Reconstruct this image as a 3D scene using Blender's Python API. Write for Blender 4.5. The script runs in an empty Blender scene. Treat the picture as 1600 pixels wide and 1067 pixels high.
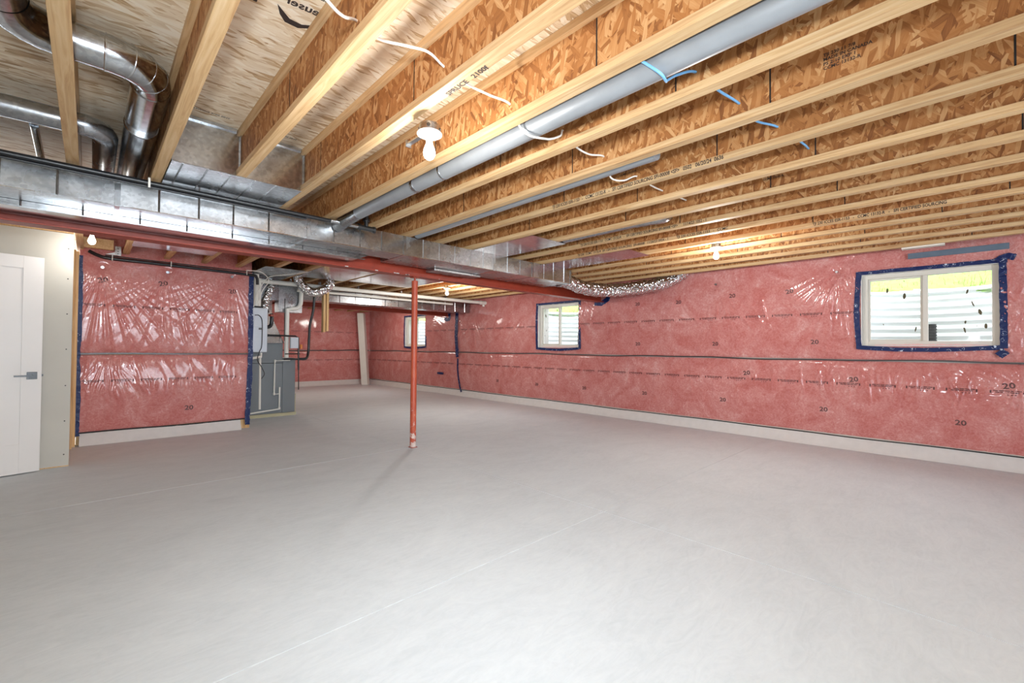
import bpy, bmesh, math, random
import numpy as np
from mathutils import Vector, Matrix, Euler
random.seed(7)
SC = bpy.context.scene
COL = SC.collection

# ------------------------------------------------------------------ camera, world, lights, exposure
CAMH = 1.205
F_PX, YAW, PIT, ROL = 685.7056, *[math.radians(a) for a in (46.08741, 0.90040, 0.47260)]
fw = Vector((math.cos(YAW)*math.cos(PIT), math.sin(YAW)*math.cos(PIT), math.sin(PIT)))
rt = Vector((math.sin(YAW), -math.cos(YAW), 0)); up = rt.cross(fw)
rt, up = rt*math.cos(ROL)+up*math.sin(ROL), up*math.cos(ROL)-rt*math.sin(ROL)
cam = bpy.data.objects.new('camera', bpy.data.cameras.new('camera')); COL.objects.link(cam)
m = Matrix((rt, up, -fw)).transposed().to_4x4(); m.translation = (0, 0, CAMH)
cam.matrix_world = m
cam.data.sensor_width = 36; cam.data.lens = F_PX/1600*36; cam.data.clip_start = 0.02; cam.data.clip_end = 200
SC.camera = cam

SC.view_settings.view_transform = 'Standard'; SC.view_settings.look = 'None'
SC.view_settings.gamma = 1.0; SC.view_settings.use_curve_mapping = False
SC.view_settings.exposure = 0.12
SC.cycles.max_bounces = 8; SC.cycles.diffuse_bounces = 5; SC.cycles.glossy_bounces = 4
SC.cycles.transparent_max_bounces = 8; SC.cycles.sample_clamp_indirect = 4.0
SC.cycles.caustics_reflective = False; SC.cycles.caustics_refractive = False

world = bpy.data.worlds.new('sky'); SC.world = world; world.use_nodes = True
bg = world.node_tree.nodes['Background']
bg.inputs['Color'].default_value = (0.86, 0.93, 1.0, 1); bg.inputs['Strength'].default_value = 7.5

def area(name, loc, target, size, power, color=(1, 1, 1)):
    l = bpy.data.lights.new(name, 'AREA'); l.shape = 'DISK'; l.size = size; l.energy = power; l.color = color
    o = bpy.data.objects.new(name, l); COL.objects.link(o); o.location = loc
    o.rotation_euler = (Vector(target)-Vector(loc)).to_track_quat('-Z', 'Y').to_euler(); return o
def bulb_or_fill_light(loc, power, r=0.03, color=(1.0, 0.93, 0.82)):
    l = bpy.data.lights.new('bulb_or_fill_light', 'POINT'); l.energy = power; l.shadow_soft_size = r; l.color = color
    o = bpy.data.objects.new('bulb_or_fill_light', l); COL.objects.link(o); o.location = loc; return o
fl = area('camera_flash', (-0.10, -0.10, 1.50), (3.4, 3.9, 1.35), 0.20, 50, (0.88, 0.945, 1.0)); fl.data.spread = math.radians(118)
# large cool fill light added behind the camera, set in a made-up door
rear_fill = area('rear_fill_light', (1.2, -4.42, 1.25), (1.9, 0.0, 1.15), 1.0, 185, (0.78, 0.89, 1.0))
rear_fill.data.shape = 'RECTANGLE'; rear_fill.data.size = 3.4; rear_fill.data.size_y = 2.0
# the bulbs of the lamps in view (one is built at each) then fill points added out of view, without lamps
BULBS = [(1.20, 1.85, 2.20), (4.86, 1.88, 2.245), (4.78, 6.72, 2.245), (0.0, 5.98, 2.255)]
FILL_POINTS = [(-1.4, -1.9, 2.2), (3.4, -2.0, 2.2), (3.0, 11.3, 2.2), (5.6, 11.4, 2.2)]
for b, w in zip(BULBS, (26, 54, 60, 9)):
    bulb_or_fill_light((b[0], b[1], b[2]-0.085), w, 0.035, (1.0, 0.97, 0.92))
for b, w in zip(FILL_POINTS, (16, 18, 28, 28)):
    bulb_or_fill_light((b[0], b[1], b[2]-0.085), w, 0.12, (1.0, 0.95, 0.88))

# ------------------------------------------------------------------ node helpers
def lin(r, g, b):
    f = lambda c: (c/255/12.92) if c/255 <= 0.04045 else ((c/255+0.055)/1.055)**2.4
    return (f(r), f(g), f(b), 1)
class NT:
    def __init__(s, name):
        s.m = bpy.data.materials.new(name); s.m.use_nodes = True
        s.t = s.m.node_tree; s.t.nodes.clear()
        s.out = s.t.nodes.new('ShaderNodeOutputMaterial')
    def n(s, typ, **kw):
        nd = s.t.nodes.new('ShaderNode'+typ)
        for k, v in kw.items():
            if hasattr(nd, k) and k not in ('Color', 'Scale'): setattr(nd, k, v)
        return nd
    def set(s, nd, **kw):
        for k, v in kw.items():
            k = k.replace('_', ' ')
            i = nd.inputs[k]
            if isinstance(v, bpy.types.NodeSocket): s.t.links.new(v, i)
            else: i.default_value = v
        return nd
    def link(s, a, b): s.t.links.new(a, b)
    def coords(s, scale=(1, 1, 1), rot=(0, 0, 0), rand=False, kind='Object'):
        tc = s.n('TexCoord').outputs[kind]
        if rand:
            oi = s.n('ObjectInfo'); mul = s.n('VectorMath', operation='MULTIPLY_ADD')
            cb = s.n('CombineXYZ'); 
            for i in range(3): s.link(oi.outputs['Random'], cb.inputs[i])
            s.link(cb.outputs[0], mul.inputs[0]); mul.inputs[1].default_value = (37.1, 53.7, 71.3); s.link(tc, mul.inputs[2]); tc = mul.outputs[0]
        mp = s.n('Mapping'); s.link(tc, mp.inputs['Vector'])
        mp.inputs['Scale'].default_value = scale; mp.inputs['Rotation'].default_value = rot
        return mp.outputs[0]
    def noise(s, vec, scale, detail=4, rough=0.55, dist=0):
        nd = s.n('TexNoise'); s.set(nd, Vector=vec, Scale=scale, Detail=detail, Roughness=rough, Distortion=dist); return nd
    def ramp(s, fac, stops, interp='LINEAR'):
        r = s.n('ValToRGB'); r.color_ramp.interpolation = interp
        el = r.color_ramp.elements
        while len(el) < len(stops): el.new(0.5)
        for e, (p, c) in zip(el, stops): e.position = p; e.color = c if len(c) == 4 else (*c, 1)
        s.link(fac, r.inputs[0]); return r.outputs[0]
    def mix(s, fac, a, b, typ='MIX'):
        x = s.n('Mix', data_type='RGBA', blend_type=typ)
        if isinstance(fac, (int, float)): x.inputs[0].default_value = fac
        else: s.link(fac, x.inputs[0])
        for i, v in ((6, a), (7, b)):
            if isinstance(v, tuple): x.inputs[i].default_value = v
            else: s.link(v, x.inputs[i])
        return x.outputs[2]
    def bump(s, h, strength=0.3, dist=0.01):
        b = s.n('Bump'); s.set(b, Height=h, Strength=strength, Distance=dist); return b.outputs[0]
    def bsdf(s, **kw):
        p = s.n('BsdfPrincipled'); s.set(p, **kw); s.link(p.outputs[0], s.out.inputs[0]); return p
def simple(name, col, rough=0.5, metal=0.0, noise=0.0, nscale=20, bump=0.0, coat=0.0, spec=0.5):
    t = NT(name); c = col
    v = t.coords(rand=True)
    nz = t.noise(v, nscale, 5)
    if noise:
        dk = tuple(x*(1-noise) for x in col[:3])+(1,); lt = tuple(min(1, x*(1+noise)) for x in col[:3])+(1,)
        c = t.ramp(nz.outputs[0], [(0.3, dk), (0.7, lt)])
    kw = dict(Base_Color=c, Roughness=rough, Metallic=metal, Coat_Weight=coat, Specular_IOR_Level=spec)
    if bump: kw['Normal'] = t.bump(nz.outputs[0], bump, 0.004)
    t.bsdf(**kw); return t.m

def osb(name, stops, plane, long_rot, dens=1.0, keep=0.5, along=9.0, across=42.0):
    """oriented strand board: layers of long thin strands; a random share of each upper layer's strands is there, the rest shows the layer below"""
    t = NT(name); v0 = t.coords(rand=True)
    wob = t.noise(v0, 7.0, 3); val = None
    for i, a in enumerate(long_rot):
        if plane == 'YZ':   rot = (math.radians(a), 0, 0); sc = (1.5, along*dens, across*dens); sg = (30, 14, 260)
        else:               rot = (0, 0, math.radians(a)); sc = (along*dens, across*dens, 1.5); sg = (14, 260, 30)
        mp = t.n('Mapping'); mp.inputs['Rotation'].default_value = rot; t.link(v0, mp.inputs['Vector'])
        wv = t.n('VectorMath', operation='MULTIPLY_ADD')
        t.link(wob.outputs['Color'], wv.inputs[0]); wv.inputs[1].default_value = (0.016, 0.016, 0.016); t.link(mp.outputs[0], wv.inputs[2])
        mp2 = t.n('Mapping'); mp2.inputs['Scale'].default_value = sc; mp2.inputs['Location'].default_value = (i*3.1, i*7.7, i*5.3)
        t.link(wv.outputs[0], mp2.inputs['Vector'])
        vo = t.n('TexVoronoi'); t.set(vo, Vector=mp2.outputs[0], Scale=1.0, Randomness=1.0)
        sp = t.n('SeparateColor'); t.link(vo.outputs['Color'], sp.inputs[0])
        mg = t.n('Mapping'); mg.inputs['Scale'].default_value = sg; t.link(wv.outputs[0], mg.inputs['Vector'])
        gr = t.noise(mg.outputs[0], 1.0, 2, 0.5)
        edge = t.ramp(vo.outputs['Distance'], [(0.45, (0.5, 0.5, 0.5, 1)), (0.85, (0.32, 0.32, 0.32, 1))])
        lay = t.mix(0.34, sp.outputs[0], gr.outputs[0]); lay = t.mix(0.22, lay, edge)
        if val is None: val = lay
        else:
            m_ = t.n('Math', operation='GREATER_THAN'); t.link(sp.outputs[1], m_.inputs[0]); m_.inputs[1].default_value = 1-keep
            val = t.mix(m_.outputs[0], val, lay)
    big = t.noise(v0, 2.2, 3); val = t.mix(0.18, val, big.outputs[0])
    col = t.ramp(val, stops)
    t.bsdf(Base_Color=col, Roughness=0.62, Specular_IOR_Level=0.35, Normal=t.bump(val, 0.15, 0.003))
    return t.m

def wood(name, c0, c1, c2, axis='y'):
    t = NT(name)
    sc = {'y': (26, 1.1, 26), 'z': (26, 26, 1.1), 'x': (1.1, 26, 26)}[axis]
    v = t.coords(scale=sc, rand=True)
    nz = t.noise(v, 1.6, 6, 0.6, 1.3)
    col = t.ramp(nz.outputs[0], [(0.25, c0), (0.5, c1), (0.75, c2)])
    oi = t.n('ObjectInfo'); hv = t.n('HueSaturation'); t.link(col, hv.inputs['Color'])
    mr = t.n('MapRange'); t.link(oi.outputs['Random'], mr.inputs[0]); mr.inputs[3].default_value = 0.86; mr.inputs[4].default_value = 1.08
    t.link(mr.outputs[0], hv.inputs['Value'])
    t.bsdf(Base_Color=hv.outputs[0], Roughness=0.6, Specular_IOR_Level=0.35, Normal=t.bump(nz.outputs[0], 0.25, 0.002))
    return t.m

def galv(name, col=(0.60, 0.63, 0.66), r0=0.14, r1=0.32, bump=0.06, sp=18):
    t = NT(name)
    v = t.coords(rand=True)
    vo = t.n('TexVoronoi'); t.set(vo, Vector=v, Scale=float(sp*3)); 
    s1 = t.n('SeparateColor'); t.link(vo.outputs['Color'], s1.inputs[0])
    nz = t.noise(v, 3.0, 4)
    tone = t.mix(0.5, s1.outputs[0], nz.outputs[0])
    c = t.ramp(tone, [(0.2, tuple(x*0.82 for x in col)+(1,)), (0.8, tuple(min(1, x*1.18) for x in col)+(1,))])
    rg = t.n('MapRange'); t.link(nz.outputs[0], rg.inputs[0]); rg.inputs[1].default_value = 0.3; rg.inputs[2].default_value = 0.7
    rg.inputs[3].default_value = r0; rg.inputs[4].default_value = r1
    nb = t.noise(v, 5.0, 2)
    t.bsdf(Base_Color=c, Metallic=1.0, Roughness=rg.outputs[0], Normal=t.bump(nb.outputs[0], bump, 0.02))
    return t.m

M = {}
WEB = [(0.20, lin(104, 60, 30)), (0.34, lin(148, 95, 51)), (0.46, lin(167, 111, 62)), (0.58, lin(182, 130, 80)), (0.70, lin(198, 153, 104)), (0.84, lin(222, 190, 146))]
M['web'] = osb('osb_web', WEB, 'YZ', (62, 98, 20, 128, 80), 1.0, 0.36, 11.0, 50.0)
SUB = [(0.20, lin(140, 100, 64)), (0.31, lin(200, 168, 128)), (0.39, lin(226, 205, 174)), (0.60, lin(238, 222, 196)), (0.80, lin(248, 240, 224))]
M['subfloor'] = osb('osb_subfloor', SUB, 'XY', (2, -9, 14, -24, 6), 1.0, 0.36, 8.0, 48.0)
M['lumber'] = wood('lumber_flange', lin(176, 132, 88), lin(206, 170, 124), lin(222, 194, 154))
M['stud'] = wood('lumber_stud', lin(180, 128, 74), lin(216, 176, 122), lin(228, 194, 146), 'z')
M['galv'] = galv('galvanized_sheet', (0.40, 0.41, 0.42), 0.20, 0.36)
M['galv_round'] = galv('galvanized_round', (0.50, 0.52, 0.54), 0.14, 0.24, 0.04)
M['galv_flat'] = galv('galvanized_mirror', (0.54, 0.56, 0.58), 0.10, 0.22, 0.03)
M['galv_dark'] = galv('galvanized_dark', (0.42, 0.44, 0.47), 0.2, 0.35)
M['grey_pipe'] = simple('grey_painted_duct', lin(150, 154, 158), 0.38, 0.35, 0.06, 8)
M['red_steel'] = simple('red_oxide_steel', lin(150, 56, 37), 0.42, 0.0, 0.14, 14, 0.1)
M['black_pipe'] = simple('black_pipe', lin(30, 31, 34), 0.35)
M['cable_white'] = simple('cable_white', lin(228, 224, 215), 0.4)
M['cable_blue'] = simple('cable_blue', lin(110, 168, 214), 0.4)
M['cable_dark'] = simple('cable_black', lin(28, 27, 28), 0.45)
M['white_pvc'] = simple('white_pvc', lin(224, 221, 212), 0.35, 0, 0.03, 6)
M['drywall'] = simple('drywall_paper', lin(196, 192, 182), 0.85, 0, 0.03, 3)
M['door_paint'] = simple('door_paint', lin(226, 222, 218), 0.35, 0, 0.015, 3)
M['dark_metal'] = simple('dark_nickel', lin(86, 88, 90), 0.3, 0.9)
M['screw'] = simple('screw_head', lin(60, 58, 56), 0.4, 0.8)
M['grey_cabinet'] = simple('furnace_grey', lin(112, 118, 122), 0.42, 0.1, 0.03, 4)
M['heater_white'] = simple('heater_shell', lin(196, 202, 210), 0.35, 0.1, 0.02, 4)
M['vinyl'] = simple('window_vinyl', lin(212, 208, 198), 0.4, 0, 0.02, 5)
M['ink'] = simple('black_ink', lin(52, 42, 40), 0.7)
M['ink_soft'] = simple('print_ink', lin(84, 44, 46), 0.5)
M['ink_20'] = simple('numeral_ink', lin(96, 62, 62), 0.5)
M['flat_black'] = simple('black_rubber', lin(26, 24, 24), 0.7)  # plain black of the glued web joints, foot strips, vent collar and bolt holes
M['seam'] = simple('seam_strip', lin(66, 58, 58), 0.35)
M['porcelain'] = simple('lamp_holder', lin(240, 238, 232), 0.3)
M['orange'] = simple('orange_plastic', lin(206, 120, 40), 0.4)
M['yellow_pad'] = simple('furnace_pad', lin(176, 170, 140), 0.8)
M['foot_film'] = simple('cloudy_film', lin(186, 178, 170), 0.3)
M['wrap'] = simple('floor_wrap', lin(212, 210, 208), 0.6, 0, 0.04, 12)
M['foam'] = simple('pale_pink_foam', lin(228, 190, 186), 0.8, 0, 0.08, 60)
M['slate_tape'] = simple('slate_tape', lin(92, 108, 124), 0.5, 0, 0.1, 10)
M['specks'] = simple('dried_leaf', lin(84, 76, 52), 0.8)
M['beyond_paint'] = simple('plain_concrete', lin(176, 172, 166), 0.8, 0, 0.05, 3)

def mk_bulb():
    t = NT('lit_bulb'); e = t.n('Emission'); e.inputs[0].default_value = (1, 0.95, 0.86, 1); e.inputs[1].default_value = 9
    t.link(e.outputs[0], t.out.inputs[0]); return t.m
M['bulb'] = mk_bulb()
def mk_pink():
    t = NT('pink_insulation_under_plastic')
    v = t.coords()
    n1 = t.noise(v, 2.6, 6, 0.62, 1.2); n2 = t.noise(v, 16, 5, 0.65, 2.2); n3 = t.noise(v, 60, 3, 0.6, 1.0)
    a = t.mix(0.45, n1.outputs[0], n2.outputs[0]); a = t.mix(0.22, a, n3.outputs[0])
    c = t.ramp(a, [(0.32, lin(172, 86, 80)), (0.45, lin(190, 114, 109)), (0.55, lin(202, 138, 133)), (0.66, lin(216, 174, 168))])
    t.bsdf(Base_Color=c, Roughness=0.8, Specular_IOR_Level=0.2, Coat_Weight=0.55, Coat_Roughness=0.11, Coat_IOR=1.5,
           Normal=t.bump(n2.outputs[0], 0.12, 0.01))
    return t.m
M['pink'] = mk_pink()
def mk_tape():
    t = NT('blue_sheathing_tape'); v = t.coords()
    vo = t.n('TexVoronoi', feature='F1'); t.set(vo, Vector=v, Scale=14.0, Randomness=0.7)
    ring = t.ramp(vo.outputs['Distance'], [(0.16, (1, 1, 1, 1)), (0.20, (0, 0, 0, 1)), (0.28, (0, 0, 0, 1)), (0.31, (0.9, 0.9, 0.9, 1)), (0.345, (0, 0, 0, 1))], 'LINEAR')
    nz = t.noise(v, 45, 3); cut = t.ramp(nz.outputs[0], [(0.5, (0, 0, 0, 1)), (0.58, (1, 1, 1, 1))])
    f = t.mix(1.0, ring, cut, 'MULTIPLY')
    c = t.mix(f, lin(16, 36, 86), lin(200, 210, 226))
    t.bsdf(Base_Color=c, Roughness=0.42, Specular_IOR_Level=0.3, Normal=t.bump(t.noise(v, 22, 3).outputs[0], 0.8, 0.01)); return t.m
M['tape'] = mk_tape()
def mk_foil():
    t = NT('crinkled_foil'); v = t.coords()
    vo = t.n('TexVoronoi', feature='F1'); t.set(vo, Vector=v, Scale=30.0)
    t.bsdf(Base_Color=(0.78, 0.78, 0.79, 1), Metallic=1.0, Roughness=0.12, Normal=t.bump(vo.outputs['Distance'], 1.0, 0.02)); return t.m
M['foil'] = mk_foil()
def mk_floor():
    t = NT('trowelled_concrete'); v = t.coords()
    n1 = t.noise(t.coords(scale=(1.0, 1.6, 1)), 1.1, 6, 0.6, 2.5)
    n2 = t.noise(t.coords(scale=(3, 9, 1), rot=(0, 0, 0.5)), 1.5, 6, 0.65, 3.0)
    n3 = t.noise(v, 60, 4)
    a = t.mix(0.5, n1.outputs[0], n2.outputs[0]); a = t.mix(0.12, a, n3.outputs[0])
    c = t.ramp(a, [(0.30, lin(198, 206, 212)), (0.5, lin(210, 217, 223)), (0.70, lin(219, 226, 231))])
    t.bsdf(Base_Color=c, Roughness=0.62, Specular_IOR_Level=0.35, Normal=t.bump(n2.outputs[0], 0.08, 0.01)); return t.m
M['floor'] = mk_floor()
M['joint'] = simple('joint_dust', lin(226, 222, 214), 0.9)
def mk_glass():
    t = NT('window_glass'); a = t.n('BsdfTransparent'); g = t.n('BsdfGlossy'); g.inputs['Roughness'].default_value = 0.02
    fr = t.n('Fresnel'); ge = t.n('NewGeometry'); mr = t.n('MapRange'); t.link(ge.outputs['Backfacing'], mr.inputs[0]); mr.inputs[3].default_value = 1.45; mr.inputs[4].default_value = 1/1.45; t.link(mr.outputs[0], fr.inputs[0]); mx = t.n('MixShader')
    t.link(fr.outputs[0], mx.inputs[0]); t.link(a.outputs[0], mx.inputs[1]); t.link(g.outputs[0], mx.inputs[2]); t.link(mx.outputs[0], t.out.inputs[0]); return t.m
M['glass'] = mk_glass()
M['well'] = simple('galvanized_well', lin(226, 229, 229), 0.5, 0.1, 0.05, 4)
M['grass'] = simple('grass_bank', lin(118, 158, 62), 0.9, 0, 0.35, 12)

# ------------------------------------------------------------------ mesh helpers
class MB:
    def __init__(s): s.v = []; s.f = []; s.sm = []
    def add(s, vs, fs, smooth=False):
        b = len(s.v); s.v += [tuple(p) for p in vs]; s.f += [tuple(i+b for i in f) for f in fs]; s.sm += [smooth]*len(fs); return s
    def box(s, x0, x1, y0, y1, z0, z1, mat=None):
        if x0 > x1: x0, x1 = x1, x0
        if y0 > y1: y0, y1 = y1, y0
        if z0 > z1: z0, z1 = z1, z0
        vs = [(x, y, z) for x in (x0, x1) for y in (y0, y1) for z in (z0, z1)]
        if mat is not None: vs = [mat @ Vector(p) for p in vs]
        return s.add(vs, [(0, 1, 3, 2), (4, 6, 7, 5), (0, 4, 5, 1), (2, 3, 7, 6), (0, 2, 6, 4), (1, 5, 7, 3)])
    def tube(s, pts, r, n=12, cap=True, radii=None, jit=0, closed=False):
        pts = [Vector(p) for p in pts]; N = len(pts); rings = []; prev = None
        for i, p in enumerate(pts):
            d = (pts[min(i+1, N-1)]-pts[max(i-1, 0)]).normalized()
            if prev is None:
                a = Vector((0, 0, 1)) if abs(d.z) < 0.9 else Vector((1, 0, 0)); x = d.cross(a).normalized()
            else:
                x = (prev-d*prev.dot(d)).normalized()
            prev = x; y = d.cross(x)
            rr = radii[i] if radii else r
            rings.append([p+(x*math.cos(2*math.pi*k/n)+y*math.sin(2*math.pi*k/n))*(rr*(1+random.uniform(-jit, jit))) for k in range(n)])
        vs = [q for g in rings for q in g]
        fs = [(i*n+k, i*n+(k+1) % n, (i+1)*n+(k+1) % n, (i+1)*n+k) for i in range(N-1) for k in range(n)]
        s.add(vs, fs, True)
        if cap:
            s.add(rings[0], [tuple(range(n-1, -1, -1))]); s.add(rings[-1], [tuple(range(n))])
        return s
    def lathe(s, prof, c, n=20, axis=None):
        """prof: (radius, height) pairs turned about the local z through c"""
        mtx = Matrix.Translation(c) @ (axis.to_track_quat('Z', 'Y').to_matrix().to_4x4() if axis else Matrix())
        vs = [mtx @ Vector((r*math.cos(2*math.pi*k/n), r*math.sin(2*math.pi*k/n), h)) for r, h in prof for k in range(n)]
        fs = [(i*n+k, i*n+(k+1) % n, (i+1)*n+(k+1) % n, (i+1)*n+k) for i in range(len(prof)-1) for k in range(n)]
        return s.add(vs, fs, True)
    def extr(s, poly, axis, a, b):
        """poly of 2-D points in the plane normal to axis, extruded from a to b"""
        def P(p, t):
            return {'x': (t, p[0], p[1]), 'y': (p[0], t, p[1]), 'z': (p[0], p[1], t)}[axis]
        n = len(poly); vs = [P(p, a) for p in poly]+[P(p, b) for p in poly]
        return s.add(vs, [tuple(range(n)), tuple(range(2*n-1, n-1, -1))]+[(i, (i+1) % n+0, (i+1) % n+n, i+n) for i in range(n)])
    def build(s, name, mat, parent=None, fix=True, bevel=0):
        me = bpy.data.meshes.new(name); me.from_pydata(s.v, [], s.f); me.update()
        me.polygons.foreach_set('use_smooth', s.sm)
        if fix:
            bm = bmesh.new(); bm.from_mesh(me); bmesh.ops.recalc_face_normals(bm, faces=bm.faces); bm.to_mesh(me); bm.free()
        me.materials.append(M[mat] if isinstance(mat, str) else mat)
        return link(name, me, parent, bevel)
def link(name, me, parent=None, bevel=0):
    o = bpy.data.objects.new(name, me); COL.objects.link(o)
    if parent is not None: o.parent = parent; o.matrix_parent_inverse = Matrix.Translation(-Vector(root_loc(parent)))
    if bevel:
        b = o.modifiers.new('bevel', 'BEVEL'); b.width = bevel; b.segments = 2; b.limit_method = 'ANGLE'
    return o
def root_loc(o):
    v = Vector(o.location)
    while o.parent is not None:
        o = o.parent; v = v + Vector(o.location) if False else v
    return world_loc[o.name] if o.name in world_loc else (0, 0, 0)
world_loc = {}
def thing(name, label, cat, loc=(0, 0, 0), group=None, kind=None):
    o = bpy.data.objects.new(name, None); COL.objects.link(o); o.empty_display_size = 0.05
    if kind != 'structure': o.location = loc; world_loc[o.name] = tuple(loc)
    tag(o, label, cat, group, kind); return o
def tag(o, label=None, cat=None, group=None, kind=None):
    if label: o['label'] = label
    if cat: o['category'] = cat
    if group: o['group'] = group
    if kind: o['kind'] = kind
    return o
# parts are meshed in world coordinates; every child keeps an inverse so that it stays there under its thing
def part(mb, name, mat, parent, bevel=0, label=None, kind=None, fix=True):
    o = mb.build(name, mat, None, fix, bevel)
    o.parent = parent
    wl = Vector((0, 0, 0)); p = parent
    while p is not None:
        if p.parent is None: wl = Vector(p.location)
        p = p.parent
    if parent.parent is None:
        o.matrix_parent_inverse = Matrix.Translation(-wl)
    if label: o['label'] = label
    if kind: o['kind'] = kind
    return o
def curve(pts, seg=8):
    """smooth path through pts (Catmull-Rom)"""
    P = [Vector(p) for p in pts]; P = [P[0]*2-P[1]]+P+[P[-1]*2-P[-2]]; out = []
    for i in range(1, len(P)-2):
        for k in range(seg):
            t = k/seg; a, b, c, d = P[i-1:i+3]
            out.append(0.5*((2*b)+(c-a)*t+(2*a-5*b+4*c-d)*t*t+(3*b-a-3*c+d)*t**3))
    out.append(P[-2]); return out
def text_mesh(s, size, depth=0.0, align='LEFT'):
    cu = bpy.data.curves.new('txt', 'FONT'); cu.body = s; cu.size = size; cu.extrude = depth; cu.align_x = align; cu.resolution_u = 2; cu.offset = size*0.026
    o = bpy.data.objects.new('txt', cu); COL.objects.link(o)
    bpy.context.view_layer.update()
    me = bpy.data.meshes.new_from_object(o.evaluated_get(bpy.context.evaluated_depsgraph_get()))
    v = np.zeros(len(me.vertices)*3); me.vertices.foreach_get('co', v); f = [tuple(p.vertices) for p in me.polygons]
    bpy.data.objects.remove(o); bpy.data.curves.remove(cu); bpy.data.meshes.remove(me)
    return v.reshape(-1, 3), f

XR, YF, ZJ = 6.79, 13.95, 2.345     # right wall, far wall, underside of the joists
ZS = ZJ+0.302                        # underside of the subfloor
# ------------------------------------------------------------------ floor
floor = MB().box(-3.6, 7.0, -4.6, 14.2, -0.16, -0.003).build('floor', 'joint'); tag(floor, 'pale trowelled concrete basement floor with thin saw-cut joints', None, None, 'structure')
xs = [-3.55, 2.767, 6.96]; ys = [-4.5, 1.878, 4.672, 9.3, 14.15]
for i in range(2):
    for j in range(4):
        part(MB().box(xs[i]+0.0025, xs[i+1]-0.0025, ys[j]+0.0025, ys[j+1]-0.0025, -0.003, 0.0), 'slab', 'floor', floor)

# ------------------------------------------------------------------ subfloor deck over the joists
ceil = MB().box(-3.6, 7.0, -4.6, 14.2, ZS+0.02, ZS+0.09).build('ceiling', 'beyond_paint'); tag(ceil, 'underside of the upper floor: strand board deck on the joists', None, None, 'structure')
k = 0
for ix in range(5):
    for iy in range(16):
        x0 = -3.55+ix*2.44-(1.0 if iy % 2 else 0); y0 = -4.55+iy*1.22
        a, b = max(-3.55, x0), min(6.98, x0+2.44)
        if b-a < 0.1: continue
        part(MB().box(a+0.0015, b-0.0015, y0+0.0015, min(14.15, y0+1.22)-0.0015, ZS, ZS+0.018), 'panel', 'subfloor', ceil)
stamp = MB()
def put_text(s, size, org, ux, uy, mat, parent, name='lettering', off=0.0008, mb=None, squash=1.0):
    v, f = text_mesh(s, size)
    org = Vector(org); ux = Vector(ux); uy = Vector(uy); n = ux.cross(uy)
    vs = [org+ux*(p[0]*squash)+uy*p[1]+n*off for p in v]
    if mb is not None: mb.add(vs, f); return None
    return part(MB().add(vs, f), name, mat, parent, fix=False)
# stamps printed on the deck above the left bays (seen upside down from the camera)
s1 = MB()
ang_ = math.radians(-7); ux_ = (-math.cos(ang_), -math.sin(ang_), 0); uy_ = (math.sin(ang_), -math.cos(ang_), 0)
put_text('Weyerhaeuser', 0.062, (0.93, 1.93, ZS-0.001), ux_, uy_, 'ink', ceil, mb=s1)
put_text('Made in Canada', 0.036, (0.90, 1.83, ZS-0.001), ux_, uy_, 'ink', ceil, mb=s1)
sw = [(0.545, 2.005), (0.58, 2.035), (0.61, 2.060), (0.66, 2.060), (0.70, 2.03), (0.70, 2.055), (0.655, 2.095), (0.60, 2.095), (0.57, 2.06)]
s1.add([(x, y, ZS-0.0012) for x, y in sw], [tuple(range(len(sw)))])
for i in range(2):
    for q in range(6): s1.box(0.455+q*0.002-i*0.025, 0.470+q*0.002-i*0.025, 1.90+q*0.028, 1.918+q*0.028, ZS-0.0012, ZS-0.0004)
for x0 in (0.40, 0.80):
    put_text('THIS SIDE DOWN  24 OC', 0.024, (x0+0.22, 3.25, ZS-0.001), (-1, 0, 0), (0, -1, 0), 'ink', ceil, mb=s1)
part(s1, 'lettering', 'ink', ceil, fix=False, kind='stuff')

# ------------------------------------------------------------------ joists
PITCH = 0.4064
web_cache = {}
JX = [1.53+PITCH*k for k in range(-12, 13)]
def joist_label(k):
    base = 'wooden I-joist '
    d = {-4: 'pierced by the shiny round duct at upper left', -3: 'left of the boxed sheet metal bays',
         -2: 'between the two boxed sheet metal bays', -1: 'carrying the nearest bulb',
         0: 'with the long grey duct slung along it', 1: 'directly right of the long grey duct',
         2: 'hiding the thinner grey duct behind it', 3: 'stamped with a sourcing text and 06/20/24',
         4: 'directly right of the one stamped 06/20/24', 5: 'directly left of the one stamped 11/14/23',
         6: 'stamped with black text ending 11/14/23', 7: 'stamped with black text and 11/20/23',
         8: 'directly before the second bulb', 9: 'directly beyond the second bulb',
         10: 'third from the long pink wall', 11: 'second from the long pink wall', 12: 'hard against the long pink wall'}
    if k in d: return base+d[k]
    return base+'out of frame above left, number %d past the round metal duct' % (-4-k)
def make_joist(k):
    x = 1.53+PITCH*k
    j = thing('joist', joist_label(k), 'joist', (x, 0, ZJ), 'ceiling joists')
    y0, y1 = -4.5, 13.9
    if x < -0.3: y1 = 7.0
    for nm, z0 in (('bottom_flange', ZJ), ('top_flange', ZJ+0.263)):
        part(MB().box(x-0.0295, x+0.0295, y0, y1, z0, z0+0.038), nm, 'lumber', j, bevel=0.0015)
    L = 1.2; y = y0 + random.uniform(-0.9, 0)
    while y < y1:
        a = max(y, y0); b = min(y+L, y1)
        if b-a > 0.05:
            part(MB().box(x-0.005, x+0.005, a+0.002, b-0.002, ZJ+0.032, ZJ+0.27), 'web_panel', 'web', j)
            if b < y1-0.1: part(MB().box(x-0.0056, x+0.0056, b-0.0035, b+0.0035, ZJ+0.038, ZJ+0.263), 'web_joint', 'flat_black', j)
        y += L
    return j
joists = {}
for k in range(-4, 13):
    joists[k] = make_joist(k)
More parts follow.
